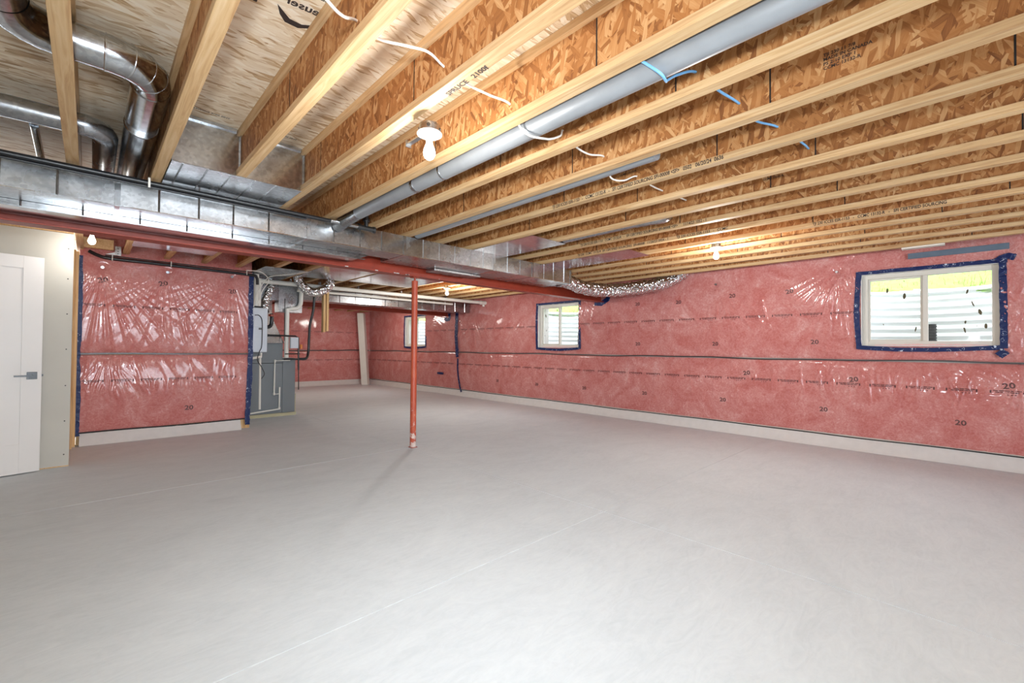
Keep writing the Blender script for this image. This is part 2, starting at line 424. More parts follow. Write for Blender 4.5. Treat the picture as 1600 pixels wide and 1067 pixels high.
def flange_text(k, s, y_start, size=0.027, squash=1.0):
    size = 0.036; squash *= 0.76
    x = 1.53+PITCH*k-0.0295
    put_text(s, size, (x, y_start, ZJ+0.008), (0, -1, 0), (0, 0, 1), 'ink', joists[k], squash=squash)['kind'] = 'stuff'
flange_text(3, 'TJI 230 ICCES ESR-1153   -   CCMC 13132-R   -   SFI CERTIFIED SOURCING SFI-00008 <SF>   0502   06/20/24  0636', 2.36, 0.027, 1.02)
flange_text(6, 'TJI 230 ICCES ESR-1153   CCMC 13132-R   -   SFI CERTIFIED SOURCING SFI-00008 <SF>      11/14/23 1052 - 1', 3.0, 0.027, 1.1)
flange_text(7, 'TJI 230  CCMC 13132-R  SFI CERTIFIED SOURCING  SFI-00008   11/20/23 0954 - 1         TJI 230 ICCES ESR-1153   -   CCMC', 3.35, 0.027, 1.25)
flange_text(8, 'TJI 230 ICCES ESR-1153   -   CCMC 13132-R   -   SFI CERTIFIED SOURCING', 0.98, 0.027, 1.0)
# text stamped on the side of the joist that carries the nearest bulb
put_text('SPRUCE   2100f', 0.035, (1.124+0.0285, 1.62, ZJ-0.0005), (0, -1, 0), (-1, 0, 0), 'ink', joists[-1], squash=1.2)['kind'] = 'stuff'
# dark stamp blocks on webs
for k, y in ((2, 0.3), (3, 1.6), (5, 0.9), (8, 0.4)):
    x = 1.53+PITCH*k-0.0055
    put_text('TJI 230 11 7/8\nMADE IN CANADA\nPS 2-10 EXP 1\nCCMC 13132-R', 0.02, (x, y+0.14, ZJ+0.17), (0, -1, 0), (0, 0, 1), 'ink', joists[k])['kind'] = 'stuff'

# ------------------------------------------------------------------ wrinkled insulation blankets
class Sheet:
    """surface over a wall: u along the wall, v = height; bulge and wrinkles push it into the room"""
    def __init__(s, seed, pins, folds):
        s.rs = np.random.RandomState(seed); s.pins = pins; s.folds = folds
        s.ph = s.rs.uniform(0, 6.28, (len(pins), 6))
    def h(s, U, V, v0, v1, bulge):
        t = np.clip((V-v0)/(v1-v0), 0, 1)
        out = bulge*np.power(np.clip(np.sin(np.pi*t), 0, 1), 0.45)
        out = out+0.006*np.sin(U*2.3+V*1.7)*np.sin(np.pi*t)+0.004*np.sin(U*6.1+1.0+V*3.0)*np.sin(np.pi*t)
        env = np.clip(np.sin(np.pi*t)*3, 0, 1)
        for (pu, pv, A, R, n, a0, a1), ph in zip(s.pins, s.ph):
            du, dv = U-pu, V-pv; r = np.hypot(du, dv)+1e-6
            near = r < R*4
            th = np.arctan2(dv, du)
            mid, hw = (a0+a1)/2, (a1-a0)/2
            d = np.abs((th-mid+np.pi) % (2*np.pi)-np.pi)
            w = np.clip((hw-d)/0.35, 0, 1)
            A = A*0.42; n = n*1.5
            rid = np.sin(n*th+ph[0]+1.5*np.sin(3*th+ph[1]))+0.6*np.sin(1.7*n*th+ph[2]+2*np.sin(2*th+ph[3]))
            rid = np.sign(rid)*np.abs(rid)**2.6
            amp = A*(1-np.exp(-r/0.10))*np.exp(-r/R)
            out = out+np.where(near, w*amp*rid, 0)
            out = out-0.02*np.exp(-(r/0.05)**2)
        for (fu, fv, ln, wd, sl, A) in s.folds:
            m_ = (np.abs(U-fu) < 0.10+abs(sl)*ln+wd*3) & (V <= fv) & (V >= fv-ln)
            if not m_.any(): continue
            uu, vv = U[m_], V[m_]; tt = (fv-vv)/ln
            d = uu-fu-sl*(vv-fv)-0.012*np.sin(tt*5+fu*9)
            out[m_] += 0.8*A*np.sin(np.pi*tt)**0.8*np.exp(-(d/wd)**2)
        return out
def axis_pts(segs, extra=()):
    out = []
    for a, b, st in segs:
        n = max(1, int(round((b-a)/st))); out += list(np.linspace(a, b, n, endpoint=False))
    out.append(segs[-1][1]); out += list(extra)
    return np.array(sorted(set(np.round(out, 5))))
def blanket(parent, sheet, place, us, v0, v1, bulge, holes=(), dv=0.02, name='insulation_blanket'):
    vs = axis_pts([(v0, v1, dv)], [z for h in holes for z in h[2:] if v0 < z < v1])
    U, V = np.meshgrid(us, vs, indexing='ij'); H = sheet.h(U, V, v0, v1, bulge)
    P = place(U, V, H).reshape(-1, 3); nv = len(vs); faces = []
    for i in range(len(us)-1):
        uc = (us[i]+us[i+1])/2
        hs = [h for h in holes if h[0] < uc < h[1]]
        for j in range(nv-1):
            if hs:
                vc = (vs[j]+vs[j+1])/2
                if any(h[2] < vc < h[3] for h in hs): continue
            a = i*nv+j; faces.append((a, a+nv, a+nv+1, a+1))
    me = bpy.data.meshes.new(name); me.from_pydata(P.tolist(), [], faces); me.update()
    me.polygons.foreach_set('use_smooth', [True]*len(faces)); me.materials.append(M['pink'])
    o = bpy.data.objects.new(name, me); COL.objects.link(o); o.parent = parent
    return o
def on_sheet(items, sheet, place, spans, bulge, dirn, off=0.003):
    """items: (verts2d Nx2 in wall u,v, faces). Returns an MB whose verts ride on the sheet"""
    mb = MB()
    for uv, f in items:
        U, V = uv[:, 0], uv[:, 1]; vm = V.mean()
        v0, v1 = next(s for s in spans if s[0]-0.02 <= vm <= s[1]+0.02)
        H = sheet.h(U.copy(), V.copy(), v0, v1, bulge)+off
        mb.add(place(U, V, H).tolist(), f)
    return mb
def twenty(u, v, size, du, rot=0.0):
    p, f = text_mesh('20', size); x = p[:, 0]*1.15-size*0.5; y = p[:, 1]-size*0.35
    c, s_ = math.cos(rot), math.sin(rot)
    return np.stack([u+du*(x*c-y*s_), v+x*s_+y*c], 1), f
def print_row(u0, u1, v, step, du, slope=0.0):
    """rows of tiny printed legends: two hairlines with an arrow head at each end"""
    out = []; u = u0; rs = random.Random(int(abs(v)*100))
    while u < u1:
        L = step*0.62; w = 0.008
        for dz, a, b in ((0.007, 0, 1), (-0.009, 0.08, 0.92), (-0.032, 0.18, 0.5)):
            n = 5
            for i in range(n):
                if dz < -0.02 and i % 2: continue
                aa = a+(b-a)*i/n; bb = a+(b-a)*(i+0.86)/n
                q = np.array([[u+aa*L, v+dz], [u+bb*L, v+dz], [u+bb*L, v+dz+w], [u+aa*L, v+dz+w]]); out.append((q, [(0, 1, 2, 3)]))
        for e in (-0.012, L+0.012):
            q = np.array([[u+e-0.006, v-0.014], [u+e+0.006, v-0.014], [u+e+0.006, v+0.016], [u+e-0.006, v+0.016]]); out.append((q, [(0, 1, 2, 3)]))
        u += step
    return out
SP = [(0.15, 1.085), (1.105, 2.60)]

# ---- right wall
WIN = {1: (-0.235, 0.895, 1.27, 2.13), 2: (5.17, 6.23, 1.23, 2.105), 3: (10.50, 11.60, 1.24, 2.10)}
wr = MB()
ycuts = [-4.6]+[c for n in (1, 2, 3) for c in WIN[n][:2]]+[14.2]
for i in range(len(ycuts)-1):
    a, b = ycuts[i], ycuts[i+1]
    if i % 2 == 0: wr.box(XR+0.005, XR+0.30, a, b, -0.01, ZS)
    else:
        w = WIN[(i+1)//2]; wr.box(XR+0.005, XR+0.30, a, b, -0.01, w[2]); wr.box(XR+0.005, XR+0.30, a, b, w[3], ZS)
wall_r = wr.build('wall_right', 'beyond_paint'); tag(wall_r, 'long basement wall covered with pink insulation under wrinkled clear plastic', None, None, 'structure')
rs = random.Random(3)
fR = []
for i in range(70):                                   # gathers under the seam near the camera
    y = rs.uniform(-1.2, 1.6); fR.append((y, rs.uniform(0.84, 1.02), rs.uniform(0.18, 0.42), rs.uniform(0.007, 0.013), rs.uniform(-0.35, 0.25), rs.uniform(0.006, 0.012)))
for i in range(70):
    y = rs.uniform(1.2, 9.0); fR.append((y, rs.uniform(0.95, 1.08), rs.uniform(0.3, 0.85), rs.uniform(0.010, 0.02), rs.uniform(-0.2, 0.2), rs.uniform(0.004, 0.010)))
for i in range(60):
    y = rs.uniform(-2.5, 12.5); fR.append((y, rs.uniform(1.7, 2.3), rs.uniform(0.3, 0.9), rs.uniform(0.012, 0.025), rs.uniform(-0.8, 0.8), rs.uniform(0.003, 0.008)))
for i in range(26):
    y = rs.uniform(-0.6, 1.3); fR.append((y, 1.26, rs.uniform(0.08, 0.16), rs.uniform(0.008, 0.014), rs.uniform(-0.6, 0.6), 0.006))
fR += [(8.5+i*0.13, 2.2-0.1*(i % 2), 0.9, 0.02, 0.35*(i-3), 0.012) for i in range(6)]
pR = [(2.62, 2.19, 0.010, 0.55, 26, -3.0, -0.9), (1.14, 2.20, 0.011, 0.55, 30, -2.9, -0.5), (3.96, 2.16, 0.007, 0.4, 22, -2.9, -0.3),
      (-0.45, 1.80, 0.010, 0.5, 28, -3.1, 3.1), (8.45, 2.12, 0.012, 0.7, 20, -2.6, -0.5), (-0.5, 0.75, 0.008, 0.45, 30, -3.1, 3.1),
      (1.0, 2.33, 0.006, 0.8, 30, -3.1, -0.1), (5.1, 2.15, 0.006, 0.5, 22, -3.1, 0), (6.4, 2.2, 0.008, 0.5, 22, -3.1, 0), (10.2, 2.1, 0.008, 0.6, 18, -3.1, 0)]
shR = Sheet(5, pR, fR)
placeR = lambda U, V, H: np.stack([XR-H, U, V+0*U], -1)
usR = axis_pts([(-4.5, -1.4, 0.06), (-1.4, 2.2, 0.009), (2.2, 5.2, 0.016), (5.2, 9.2, 0.028), (9.2, 13.9, 0.05)], [c for n in WIN for c in WIN[n][:2]])
holesR = [WIN[n] for n in WIN]
BR = 0.04
lo = blanket(wall_r, shR, placeR, usR, 0.15, 1.085, BR); hi = blanket(wall_r, shR, placeR, usR, 1.105, 2.60, BR, holesR)
# dark seam between the two courses and at the foot
def wavy_strip(name, parent, pt, us, v, w, mat, amp=0.006, th=0.004, seed=1, off=0.0):
    mb = MB(); rr = random.Random(seed); vs = []
    for u in us:
        d = amp*math.sin(u*2.1+seed)+amp*0.5*math.sin(u*5.3)
        for dv in (-w/2, w/2):
            for h in (off, off+th): vs.append(pt(u, v+d+dv, h))
    n = len(us); fs = []
    for i in range(n-1):
        a = i*4; b = a+4
        fs += [(a, b, b+1, a+1), (a+1, b+1, b+3, a+3), (a+3, b+3, b+2, a+2), (a+2, b+2, b, a)]
    fs += [(0, 1, 3, 2), (4*n-4, 4*n-2, 4*n-1, 4*n-3)]
    mb.add(vs, fs); return part(mb, name, mat, parent)
pR_ = lambda u, v, h: (XR-0.002-h, u, v)
uR = list(np.arange(-4.4, 13.9, 0.1))
wavy_strip('seam_strip', wall_r, pR_, uR, 1.095, 0.016, 'seam', 0.008, 0.014)
wavy_strip('foot_strip', wall_r, pR_, uR, 0.148, 0.012, 'flat_black', 0.004, 0.012, 2)
def foot_wrap(parent, a, b, fn, seed, top=0.143, out=0.10, name='floor_wrap'):
    """white sheeting that runs from under the blanket onto the slab, rumpled"""
    n = int((b-a)/0.03); mb = MB(); rs_ = np.random.RandomState(seed); ph = rs_.uniform(0, 6, 8); cols = 7; vs = []
    for i in range(n+1):
        u = a+(b-a)*i/n
        e = out*(1+0.12*math.sin(u*1.9+ph[0])+0.05*math.sin(u*7+ph[1]))
        for j in range(cols):
            t = j/(cols-1)
            z = top*(1-t)**1.25+0.002
            o = 0.004+e*t+0.0
            r = 0.006*math.sin(u*23+t*3+ph[2]+2*math.sin(u*3))*math.sin(math.pi*min(1, t*1.1))+0.004*math.sin(u*61+ph[3]+t*9)*math.sin(math.pi*t)
            vs.append(fn(u, max(0.001, z+r*0.7), o+abs(r)))
    fs = [(i*cols+j, (i+1)*cols+j, (i+1)*cols+j+1, i*cols+j+1) for i in range(n) for j in range(cols-1)]
    mb.add(vs, fs, True); return part(mb, name, 'wrap', parent, fix=False)
wavy_strip('foot_film', wall_r, pR_, uR, 0.170, 0.034, 'foot_film', 0.003, 0.008, 3)
foot_wrap(wall_r, -4.4, 13.85, lambda u, z, o: (XR-0.004-o, u, z), 4)
marks = [twenty(u, v, 0.078, -1) for u, v in ((0.063, 0.448), (1.286, 0.464), (2.52, 0.476), (3.788, 0.471), (5.038, 0.469), (6.258, 0.463), (7.49, 0.463),
         (2.632, 1.30), (3.924, 1.302), (1.38, 1.322), (2.386, 2.0), (3.2, 1.965), (3.927, 1.983))]
marks += [twenty(u, v, 0.080, -1, 0.15) for u, v in ((0.979, 0.86), (2.196, 0.885), (1.66, 2.0), (-0.282, 0.865))]
part(on_sheet(marks, shR, placeR, SP, BR, -1), 'lettering', 'ink_20', wall_r, fix=False, kind='stuff')
rows = print_row(-2.0, 8.9, 0.80, 0.325, -1)+print_row(0.98, 5.10, 1.68, 0.33, -1)+print_row(6.33, 8.9, 1.665, 0.33, -1)
part(on_sheet(rows, shR, placeR, SP, BR, -1, 0.004), 'print_row', 'ink_soft', wall_r, fix=False, kind='stuff')
rows = print_row(9.2, 13.8, 0.80, 0.325, -1)+print_row(9.2, 10.3, 1.665, 0.33, -1)
part(on_sheet(rows, shR, placeR, SP, BR, -1, 0.004), 'print_row', 'ink_soft', wall_r, fix=False, kind='stuff')

# ---- left pink wall (stub) behind the beam
YP = 7.36; XA, XB = -0.10, 1.71
wall_l = MB().box(XA, XB+0.02, YP+0.05, YP+0.13, 0.0, ZJ-0.002).build('wall_back', 'stud'); tag(wall_l, 'short stub wall of pink insulation under shiny wrinkled plastic left of the furnace', None, None, 'structure')
fL = []
for i in range(75):
    u = rs.uniform(XA+0.05, XB-0.05); fL.append((u, rs.uniform(0.72, 0.80), rs.uniform(0.08, 0.22), rs.uniform(0.007, 0.013), rs.uniform(-0.35, 0.05), rs.uniform(0.004, 0.009)))
for i in range(26):
    u = rs.uniform(XA+0.1, XB-0.1); fL.append((u, rs.uniform(1.45, 1.65), rs.uniform(0.15, 0.38), rs.uniform(0.007, 0.013), rs.uniform(-0.6, -0.1), rs.uniform(0.004, 0.009)))
for i in range(14):
    u = rs.uniform(XA+0.1, XB-0.1); fL.append((u, 1.08, rs.uniform(0.1, 0.25), 0.01, rs.uniform(-0.2, 0.2), 0.005))
pL = [(0.10, 2.15, 0.010, 0.9, 34, -2.6, -0.35), (0.73, 2.17, 0.008, 0.5, 30, -3.0, -0.1), (1.46, 2.2, 0.010, 0.55, 30, -3.1, -0.6),
      (1.70, 0.2, 0.010, 0.3, 26, 1.6, 3.1), (0.15, 1.1, 0.007, 0.4, 26, -2.6, -0.6)]
shL = Sheet(9, pL, fL)
placeL = lambda U, V, H: np.stack([U, YP-H, V+0*U], -1)
usL = axis_pts([(XA, XB, 0.008)])
BL = 0.035
for a, b in SP: blanket(wall_l, shL, placeL, usL, a, b, BL)
SPL = SP
uL = list(np.arange(XA, XB+0.01, 0.06))
wavy_strip('seam_strip', wall_l, lambda u, v, h: (u, YP-0.002-h, v), uL, 1.095, 0.018, 'seam', 0.005, 0.014)
wavy_strip('foot_strip', wall_l, lambda u, v, h: (u, YP-0.002-h, v), uL, 0.146, 0.016, 'flat_black', 0.006, 0.012, 2)
foot_wrap(wall_l, XA+0.03, 1.60, lambda u, z, o: (u, YP-0.004-o, z), 8, 0.14, 0.08)
marks = [twenty(u, v, 0.085, 1, r) for u, v, r in ((0.10, 2.0, 0.2), (0.68, 2.02, 0.25), (1.46, 1.99, 0.1), (0.98, 0.37, 0.0))]
part(on_sheet(marks, shL, placeL, SPL, BL, 1), 'lettering', 'ink_20', wall_l, fix=False, kind='stuff')
rows = print_row(-0.06, 1.5, 1.69, 0.28, 1)+print_row(-0.06, 1.5, 0.765, 0.28, 1)
part(on_sheet(rows, shL, placeL, SPL, BL, 1, 0.004), 'print_row', 'ink_soft', wall_l, fix=False, kind='stuff')
# washers that pin the plastic
mb = MB()
for u, v in ((0.10, 2.155), (0.73, 2.172), (1.46, 2.20)): mb.tube([(u, YP-0.035, v), (u, YP-0.03, v)], 0.018, 10)
part(mb, 'pin_washer', 'galv_dark', wall_l)
for u, v in ((2.62, 2.19), (1.14, 2.20), (3.96, 2.16)):
    part(MB().tube([(XR-0.045, u, v), (XR-0.02, u, v)], 0.014, 10), 'pin_washer', 'galv_dark', wall_r)

# ---- far wall
wall_f = MB().box(1.6, 7.0, YF+0.005, YF+0.25, -0.01, ZS).build('wall_far', 'beyond_paint'); tag(wall_f, 'far end wall of dark pink insulation beyond the furnace', None, None, 'structure')
fF = [(rs.uniform(3, 6.7), rs.uniform(0.9, 2.2), rs.uniform(0.3, 0.7), 0.03, rs.uniform(-0.4, 0.4), 0.008) for i in range(20)]
shF = Sheet(11, [(5.3, 1.1, 0.008, 0.4, 16, 0.3, 2.8), (6.2, 2.2, 0.008, 0.5, 18, -3.0, -0.2)], fF)
placeF = lambda U, V, H: np.stack([U, YF-H, V+0*U], -1)
usF = axis_pts([(1.62, XR, 0.05)])
for a, b in SP: blanket(wall_f, shF, placeF, usF, a, b, 0.04, (), 0.05)
uF = list(np.arange(1.65, XR, 0.1))
wavy_strip('seam_strip', wall_f, lambda u, v, h: (u, YF-0.002-h, v), uF, 1.095, 0.03, 'seam', 0.01, 0.014)
foot_wrap(wall_f, 1.7, 6.7, lambda u, z, o: (u, YF-0.004-o, z), 15, 0.15, 0.12)
part(on_sheet(print_row(4.0, 6.6, 0.80, 0.33, 1)+print_row(4.0, 6.6, 1.67, 0.33, 1), shF, placeF, SP, 0.04, 1, 0.004), 'print_row', 'ink_soft', wall_f, fix=False, kind='stuff')
# ---- inner wall that closes the furnace corner, side and rear walls out of frame
w = MB().box(1.60, 1.72, YP+0.135, YF, -0.01, ZS).build('wall_inner', 'drywall'); tag(w, 'inner wall behind the furnace corner, mostly hidden', None, None, 'structure')
w = MB().box(-3.6, -3.5, -4.6, 7.5, -0.01, ZS).build('wall_left', 'drywall'); tag(w, 'side wall out of frame on the left', None, None, 'structure')
w = MB().box(-3.6, -0.55, -4.6, -4.5, -0.01, ZS).box(2.95, 7.0, -4.6, -4.5, -0.01, ZS).box(-0.55, 2.95, -4.6, -4.5, 2.28, ZS).build('wall_rear', 'drywall'); tag(w, 'rear wall behind the camera', None, None, 'structure')

# ------------------------------------------------------------------ drywall partition with the door leaf in front
YD = 6.21
wd = MB().box(-3.49, -0.145, YD+0.10, YD+0.14, 0.0, ZJ-0.002).build('wall_partition', 'stud'); tag(wd, 'bare grey drywall partition behind the white door at far left', None, None, 'structure')
part(MB().box(-1.30, -0.128, YD, YD+0.0127, 0.008, 2.312), 'drywall_panel', 'drywall', wd)
part(MB().box(-3.49, -1.303, YD, YD+0.0127, 0.008, 2.312), 'drywall_panel', 'drywall', wd)
for z in (0.12, 0.45, 0.80, 1.16, 1.51, 1.86, 2.16):
    part(MB().tube([(-0.165, YD-0.0015, z), (-0.165, YD+0.004, z)], 0.006, 8), 'screw', 'screw', wd)
part(MB().box(-1.3, -0.13, YD-0.0005, YD+0.10, 0.0, 0.010), 'sole_plate', 'stud', wd)
for y0 in (YD+0.014, YP-0.15-0.02):
    part(MB().box(-0.166, -0.128, y0, y0+0.089, 0.0, 2.31), 'stud', 'stud', wd)
for x0 in (-0.62, -1.03, -1.44): part(MB().box(x0, x0+0.038, YD+0.014, YD+0.10, 0.01, 2.31), 'stud', 'stud', wd)
part(MB().box(-3.49, -0.13, YD+0.014, YD+0.10, 2.312, 2.343), 'top_plate', 'lumber', wd)
part(MB().box(-0.20, -0.170, YD+0.11, YP-0.06, 0.0, 2.31), 'return_board', 'stud', wd)
part(MB().box(-0.166, -0.105, YP-0.06, YP+0.1, 0.0, 2.31), 'stud', 'stud', wd)

# door leaf, opened against the partition
ang = math.atan2(6.142-6.088, -0.326+0.563)
DX = Vector((math.cos(ang), math.sin(ang), 0)); 
Md = Matrix.Translation((-0.330, 6.150, 0.010)) @ Matrix.Rotation(ang, 4, 'Z')     # local: x from -0.76 to 0, y front negative
door = MB()
W, Hh, T = 0.76, 2.02, 0.035
door.box(-W, 0, -0.028, 0, 0, Hh, Md)
for a, b, c, d in ((-0.135, 0, 0, Hh), (-W, -W+0.135, 0, Hh), (-W+0.135, -0.135, Hh-0.115, Hh), (-W+0.135, -0.135, 0, 0.272)):
    door.box(a, b, -T, -0.027, c, d, Md)
door1 = door.build('door_1', 'door_paint', bevel=0.0015); tag(door1, 'white one-panel door leaf standing open against the drywall', None, None, 'structure')
def loc(x, y, z): return Md @ Vector((x, y, z))
hd = MB().box(-0.098, -0.030, -T-0.010, -T, 0.868, 0.936, Md)
h_ = part(hd, 'door_handle', 'dark_metal', door1, bevel=0.002, label='dark square rose with straight lever')
lv = MB().tube([loc(-0.062, -T-0.008, 0.902), loc(-0.062, -T-0.050, 0.902)], 0.010, 12)
lv.box(-0.185, -0.055, -T-0.056, -T-0.044, 0.895, 0.909, Md); lv.tube([loc(-0.064, -T-0.01, 0.902), loc(-0.064, -T-0.018, 0.902)], 0.024, 16)
part(lv, 'lever', 'dark_metal', h_)
part(MB().box(0.0, 0.012, -0.024, -0.010, 0.893, 0.913, Md), 'latch', 'dark_metal', door1)

# ------------------------------------------------------------------ windows
def tape_ring(win, y0, y1, z0, z1, seed, w=0.055, droop=0.03):
    """four overlapping strips of tape, edges slightly ragged, stuck round the opening"""
    rr = random.Random(seed); xo = XR-0.040
    def strip(p0, p1, wid, n=26, sag=0.0, off=0.0):
        p0, p1 = Vector(p0), Vector(p1); d = (p1-p0); nrm = Vector((-d.y, d.x)).normalized(); vs = []
        for i in range(n+1):
            t = i/n; c = p0+d*t+nrm*(sag*math.sin(math.pi*t))
            for s in (-1, 1):
                q = c+nrm*(s*wid/2*(1+rr.uniform(-0.10, 0.10)))
                for h in (0, 0.0025): vs.append((xo-off-h+rr.uniform(-0.003, 0.003), q.x, q.y))
        fs = []
        for i in range(n):
            a = i*4; b = a+4; fs += [(a, b, b+1, a+1), (a+1, b+1, b+3, a+3), (a+3, b+3, b+2, a+2), (a+2, b+2, b, a)]
        fs += [(0, 1, 3, 2), (4*n, 4*n+2, 4*n+3, 4*n+1)]
        return part(MB().add(vs, fs, False), 'tape', 'tape', win)
    h = w/2
    strip((y0-h, z0-h), (y0-h*0.8, z1+h), w); strip((y1+h, z0-h), (y1+h, z1+h), w, sag=-0.02)
    strip((y0-w, z1+h*0.9), (y1+w, z1+h*0.9), w*0.8, off=0.003); strip((y0-w*0.3, z0-h*0.6), (y1+w, z0-h*0.7), w*0.85, sag=-droop, off=0.003)
def jamb(win, y0, y1, z0, z1):
    mb = MB(); xa, xb = XR-0.038, XR+0.075; t = 0.008
    for a in ((y0-t, y0, z0-t, z1+t), (y1, y1+t, z0-t, z1+t), (y0, y1, z0-t, z0), (y0, y1, z1, z1+t)): mb.box(xa, xb, *a)
    part(mb, 'jamb_liner', 'wrap', win)
def make_window(n, mull_frac, seed):
    y0, y1, z0, z1 = WIN[n]
    x0, x1 = XR+0.015, XR+0.085; t = 0.052
    wn = thing('window_%d' % n, {1: 'large white vinyl slider window nearest on the long pink wall', 2: 'middle white vinyl slider window beside the end of the red beam',
               3: 'farthest small window, half hidden behind the red post'}[n], None, kind='structure')
    y0 += 0.004; y1 -= 0.004; z0 += 0.004; z1 -= 0.004
    mb = MB()
    for a in ((y0, y0+t, z0, z1), (y1-t, y1, z0, z1), (y0+t, y1-t, z0, z0+t), (y0+t, y1-t, z1-t, z1)): mb.box(x0, x1, *a)
    part(mb, 'window_frame', 'vinyl', wn, bevel=0.003)
    ym = y1-(y1-y0)*mull_frac
    part(MB().box(x0+0.004, x1-0.01, ym-0.022, ym+0.022, z0+t, z1-t), 'mullion', 'vinyl', wn, bevel=0.003)
    # sliding sash (left) has its own thin frame
    s_ = 0.022; mb = MB(); ya, yb = ym+0.022, y1-t
    for a in ((ya, ya+s_, z0+t, z1-t), (yb-s_, yb, z0+t, z1-t), (ya+s_, yb-s_, z0+t, z0+t+s_), (ya+s_, yb-s_, z1-t-s_, z1-t)): mb.box(x0+0.03, x1-0.012, *a)
    part(mb, 'sash', 'vinyl', wn, bevel=0.002)
    for a, b in ((y0+t, ym-0.022), (ya+s_, yb-s_)):
        part(MB().box(x0+0.045, x0+0.049, a, b, z0+t, z1-t), 'pane', 'glass', wn)
    part(MB().box(x0+0.018, x0+0.034, ym+0.012, ym+0.026, (z0+z1)/2-0.03, (z0+z1)/2+0.03), 'latch', 'vinyl', wn)
    if n < 3:
        rr = random.Random(seed); mb = MB()
        for i in range(13 if n == 1 else 5):
            yy = rr.uniform(y0+0.07, y1-0.07); zz = rr.uniform(z0+0.15, z1-0.07); L = rr.uniform(0.012, 0.045); w_ = L*rr.uniform(0.15, 0.35); a = rr.uniform(-0.3, 0.3)
            pts = [(x0+0.0445, yy+w_*math.sin(q)+a*L*math.cos(q), zz+L*math.cos(q)*rr.uniform(0.6, 1)) for q in np.linspace(0, 6.28, 8)[:-1]]
            mb.add(pts+[(p[0]-0.0012, p[1], p[2]) for p in pts], [tuple(range(7)), tuple(range(13, 6, -1))]+[(i2, (i2+1) % 7, (i2+1) % 7+7, i2+7) for i2 in range(7)])
        part(mb, 'leaf_speck', 'specks', wn, kind='stuff')
    if n < 3:
        rr = random.Random(seed+5); mb = MB(); vs = []; N = 60
        for i in range(N+1):
            y = y0+0.08+(y1-y0-0.2)*i/N; hh = 0.010+0.016*rr.random()*math.sin(math.pi*i/N)
            vs += [(XR-0.036, y, z0-0.004), (XR-0.034, y, z0+hh), (XR+0.012, y, z0+0.003)]
        mb.add(vs, [(3*i+q, 3*i+3+q, 3*i+4+q, 3*i+1+q) for i in range(N) for q in (0, 1)])
        part(mb, 'foam_bead', 'foam', wn, fix=False)
    jamb(wn, y0, y1, z0, z1); tape_ring(wn, y0, y1, z0, z1, seed)
    return wn
make_window(1, 0.50, 21); make_window(2, 0.50, 22); make_window(3, 0.5, 23)

# window wells outside
def window_well(n, label):
    y0, y1, z0, z1 = WIN[n]; yc = (y0+y1)/2; ry, rx = (y1-y0)/2+0.30, 0.95; xw = XR+0.32
    mb = MB(); zt = 2.00 if n == 1 else 2.0; zb = 0.85; nz = 96; na = 40; vs = []
    for i in range(nz+1):
        z = zb+(zt-zb)*i/nz; d = 0.017*math.sin(2*math.pi*(z-zb)/0.098)
        for j in range(na+1):
            a = math.pi*j/na; vs.append((xw+(rx+d)*math.sin(a)**0.85 if 0 < j < na else xw, yc-(ry+d)*math.cos(a), z))
    fs = [(i*(na+1)+j, i*(na+1)+j+1, (i+1)*(na+1)+j+1, (i+1)*(na+1)+j) for i in range(nz) for j in range(na)]
    mb.add(vs, fs, True)
    t = thing('window_well', label, 'window well', (xw, yc, zb), 'corrugated wells outside the windows')
    part(mb, 'corrugated_shell', 'well', t, fix=False)
    rim = MB().tube([(xw+rx*math.sin(a)**0.85, yc-ry*math.cos(a), zt) for a in np.linspace(0.05, 3.09, 40)], 0.028, 8)
    part(rim, 'rim', 'well', t)
    part(MB().box(xw, xw+rx, yc-ry, yc+ry, zb-0.02, zb+0.02), 'gravel_bed', 'beyond_paint', t)
    # black corrugated drain pipe
    px, py = (7.35, 0.31) if n == 1 else (7.35, yc-0.11)
    if n < 3:
        d = thing('drain_pipe', 'black corrugated drain pipe seen low in the %s window' % ('large right-hand' if n == 1 else 'middle'), 'pipe', (px, py, zb), 'drain pipes in the window wells')
        rr_ = []; pts = []
        for i in range(60):
            pts.append((px, py, zb+0.022+i*0.0115)); rr_.append(0.055 if i % 3 else 0.047)
        pts = [p for p in pts if p[2] < 1.55]; part(MB().tube(pts, 0.05, 16, radii=rr_[:len(pts)]), 'pipe_wall', 'black_pipe', d)
window_well(1, 'corrugated steel window well outside the large right-hand window')
window_well(2, 'corrugated steel window well outside the middle window')
window_well(3, 'corrugated steel window well outside the farthest window')
# grass bank
gx = axis_pts([(7.12, 8.2, 0.045), (8.2, 9.0, 0.2), (9.0, 24, 1.2)]); gy = axis_pts([(-12, -1.2, 0.6), (-1.2, 13, 0.045), (13, 30, 1.2)])
vs = []; idx = {}
for i, x in enumerate(gx):
    for j, y in enumerate(gy):
        vs.append((x, y, 1.98+max(0, x-7.9)*0.42+0.03*math.sin(x*3+y*2)))
fs = []; ng = len(gy)
for i in range(len(gx)-1):
    for j in range(ng-1):
        xc, yc = (gx[i]+gx[i+1])/2, (gy[j]+gy[j+1])/2; ok = True
        for n in WIN:
            w = WIN[n]; c = (w[0]+w[1])/2
            if ((xc-XR-0.32)/0.95)**2+((yc-c)/((w[1]-w[0])/2+0.30))**2 < 1.0: ok = False
        if ok: fs.append((i*ng+j, (i+1)*ng+j, (i+1)*ng+j+1, i*ng+j+1))
g = MB().add(vs, fs, True).build('ground', 'grass', fix=False); tag(g, 'bright green grass bank outside the windows', None, None, 'structure')
gb = MB(); rr = random.Random(5)
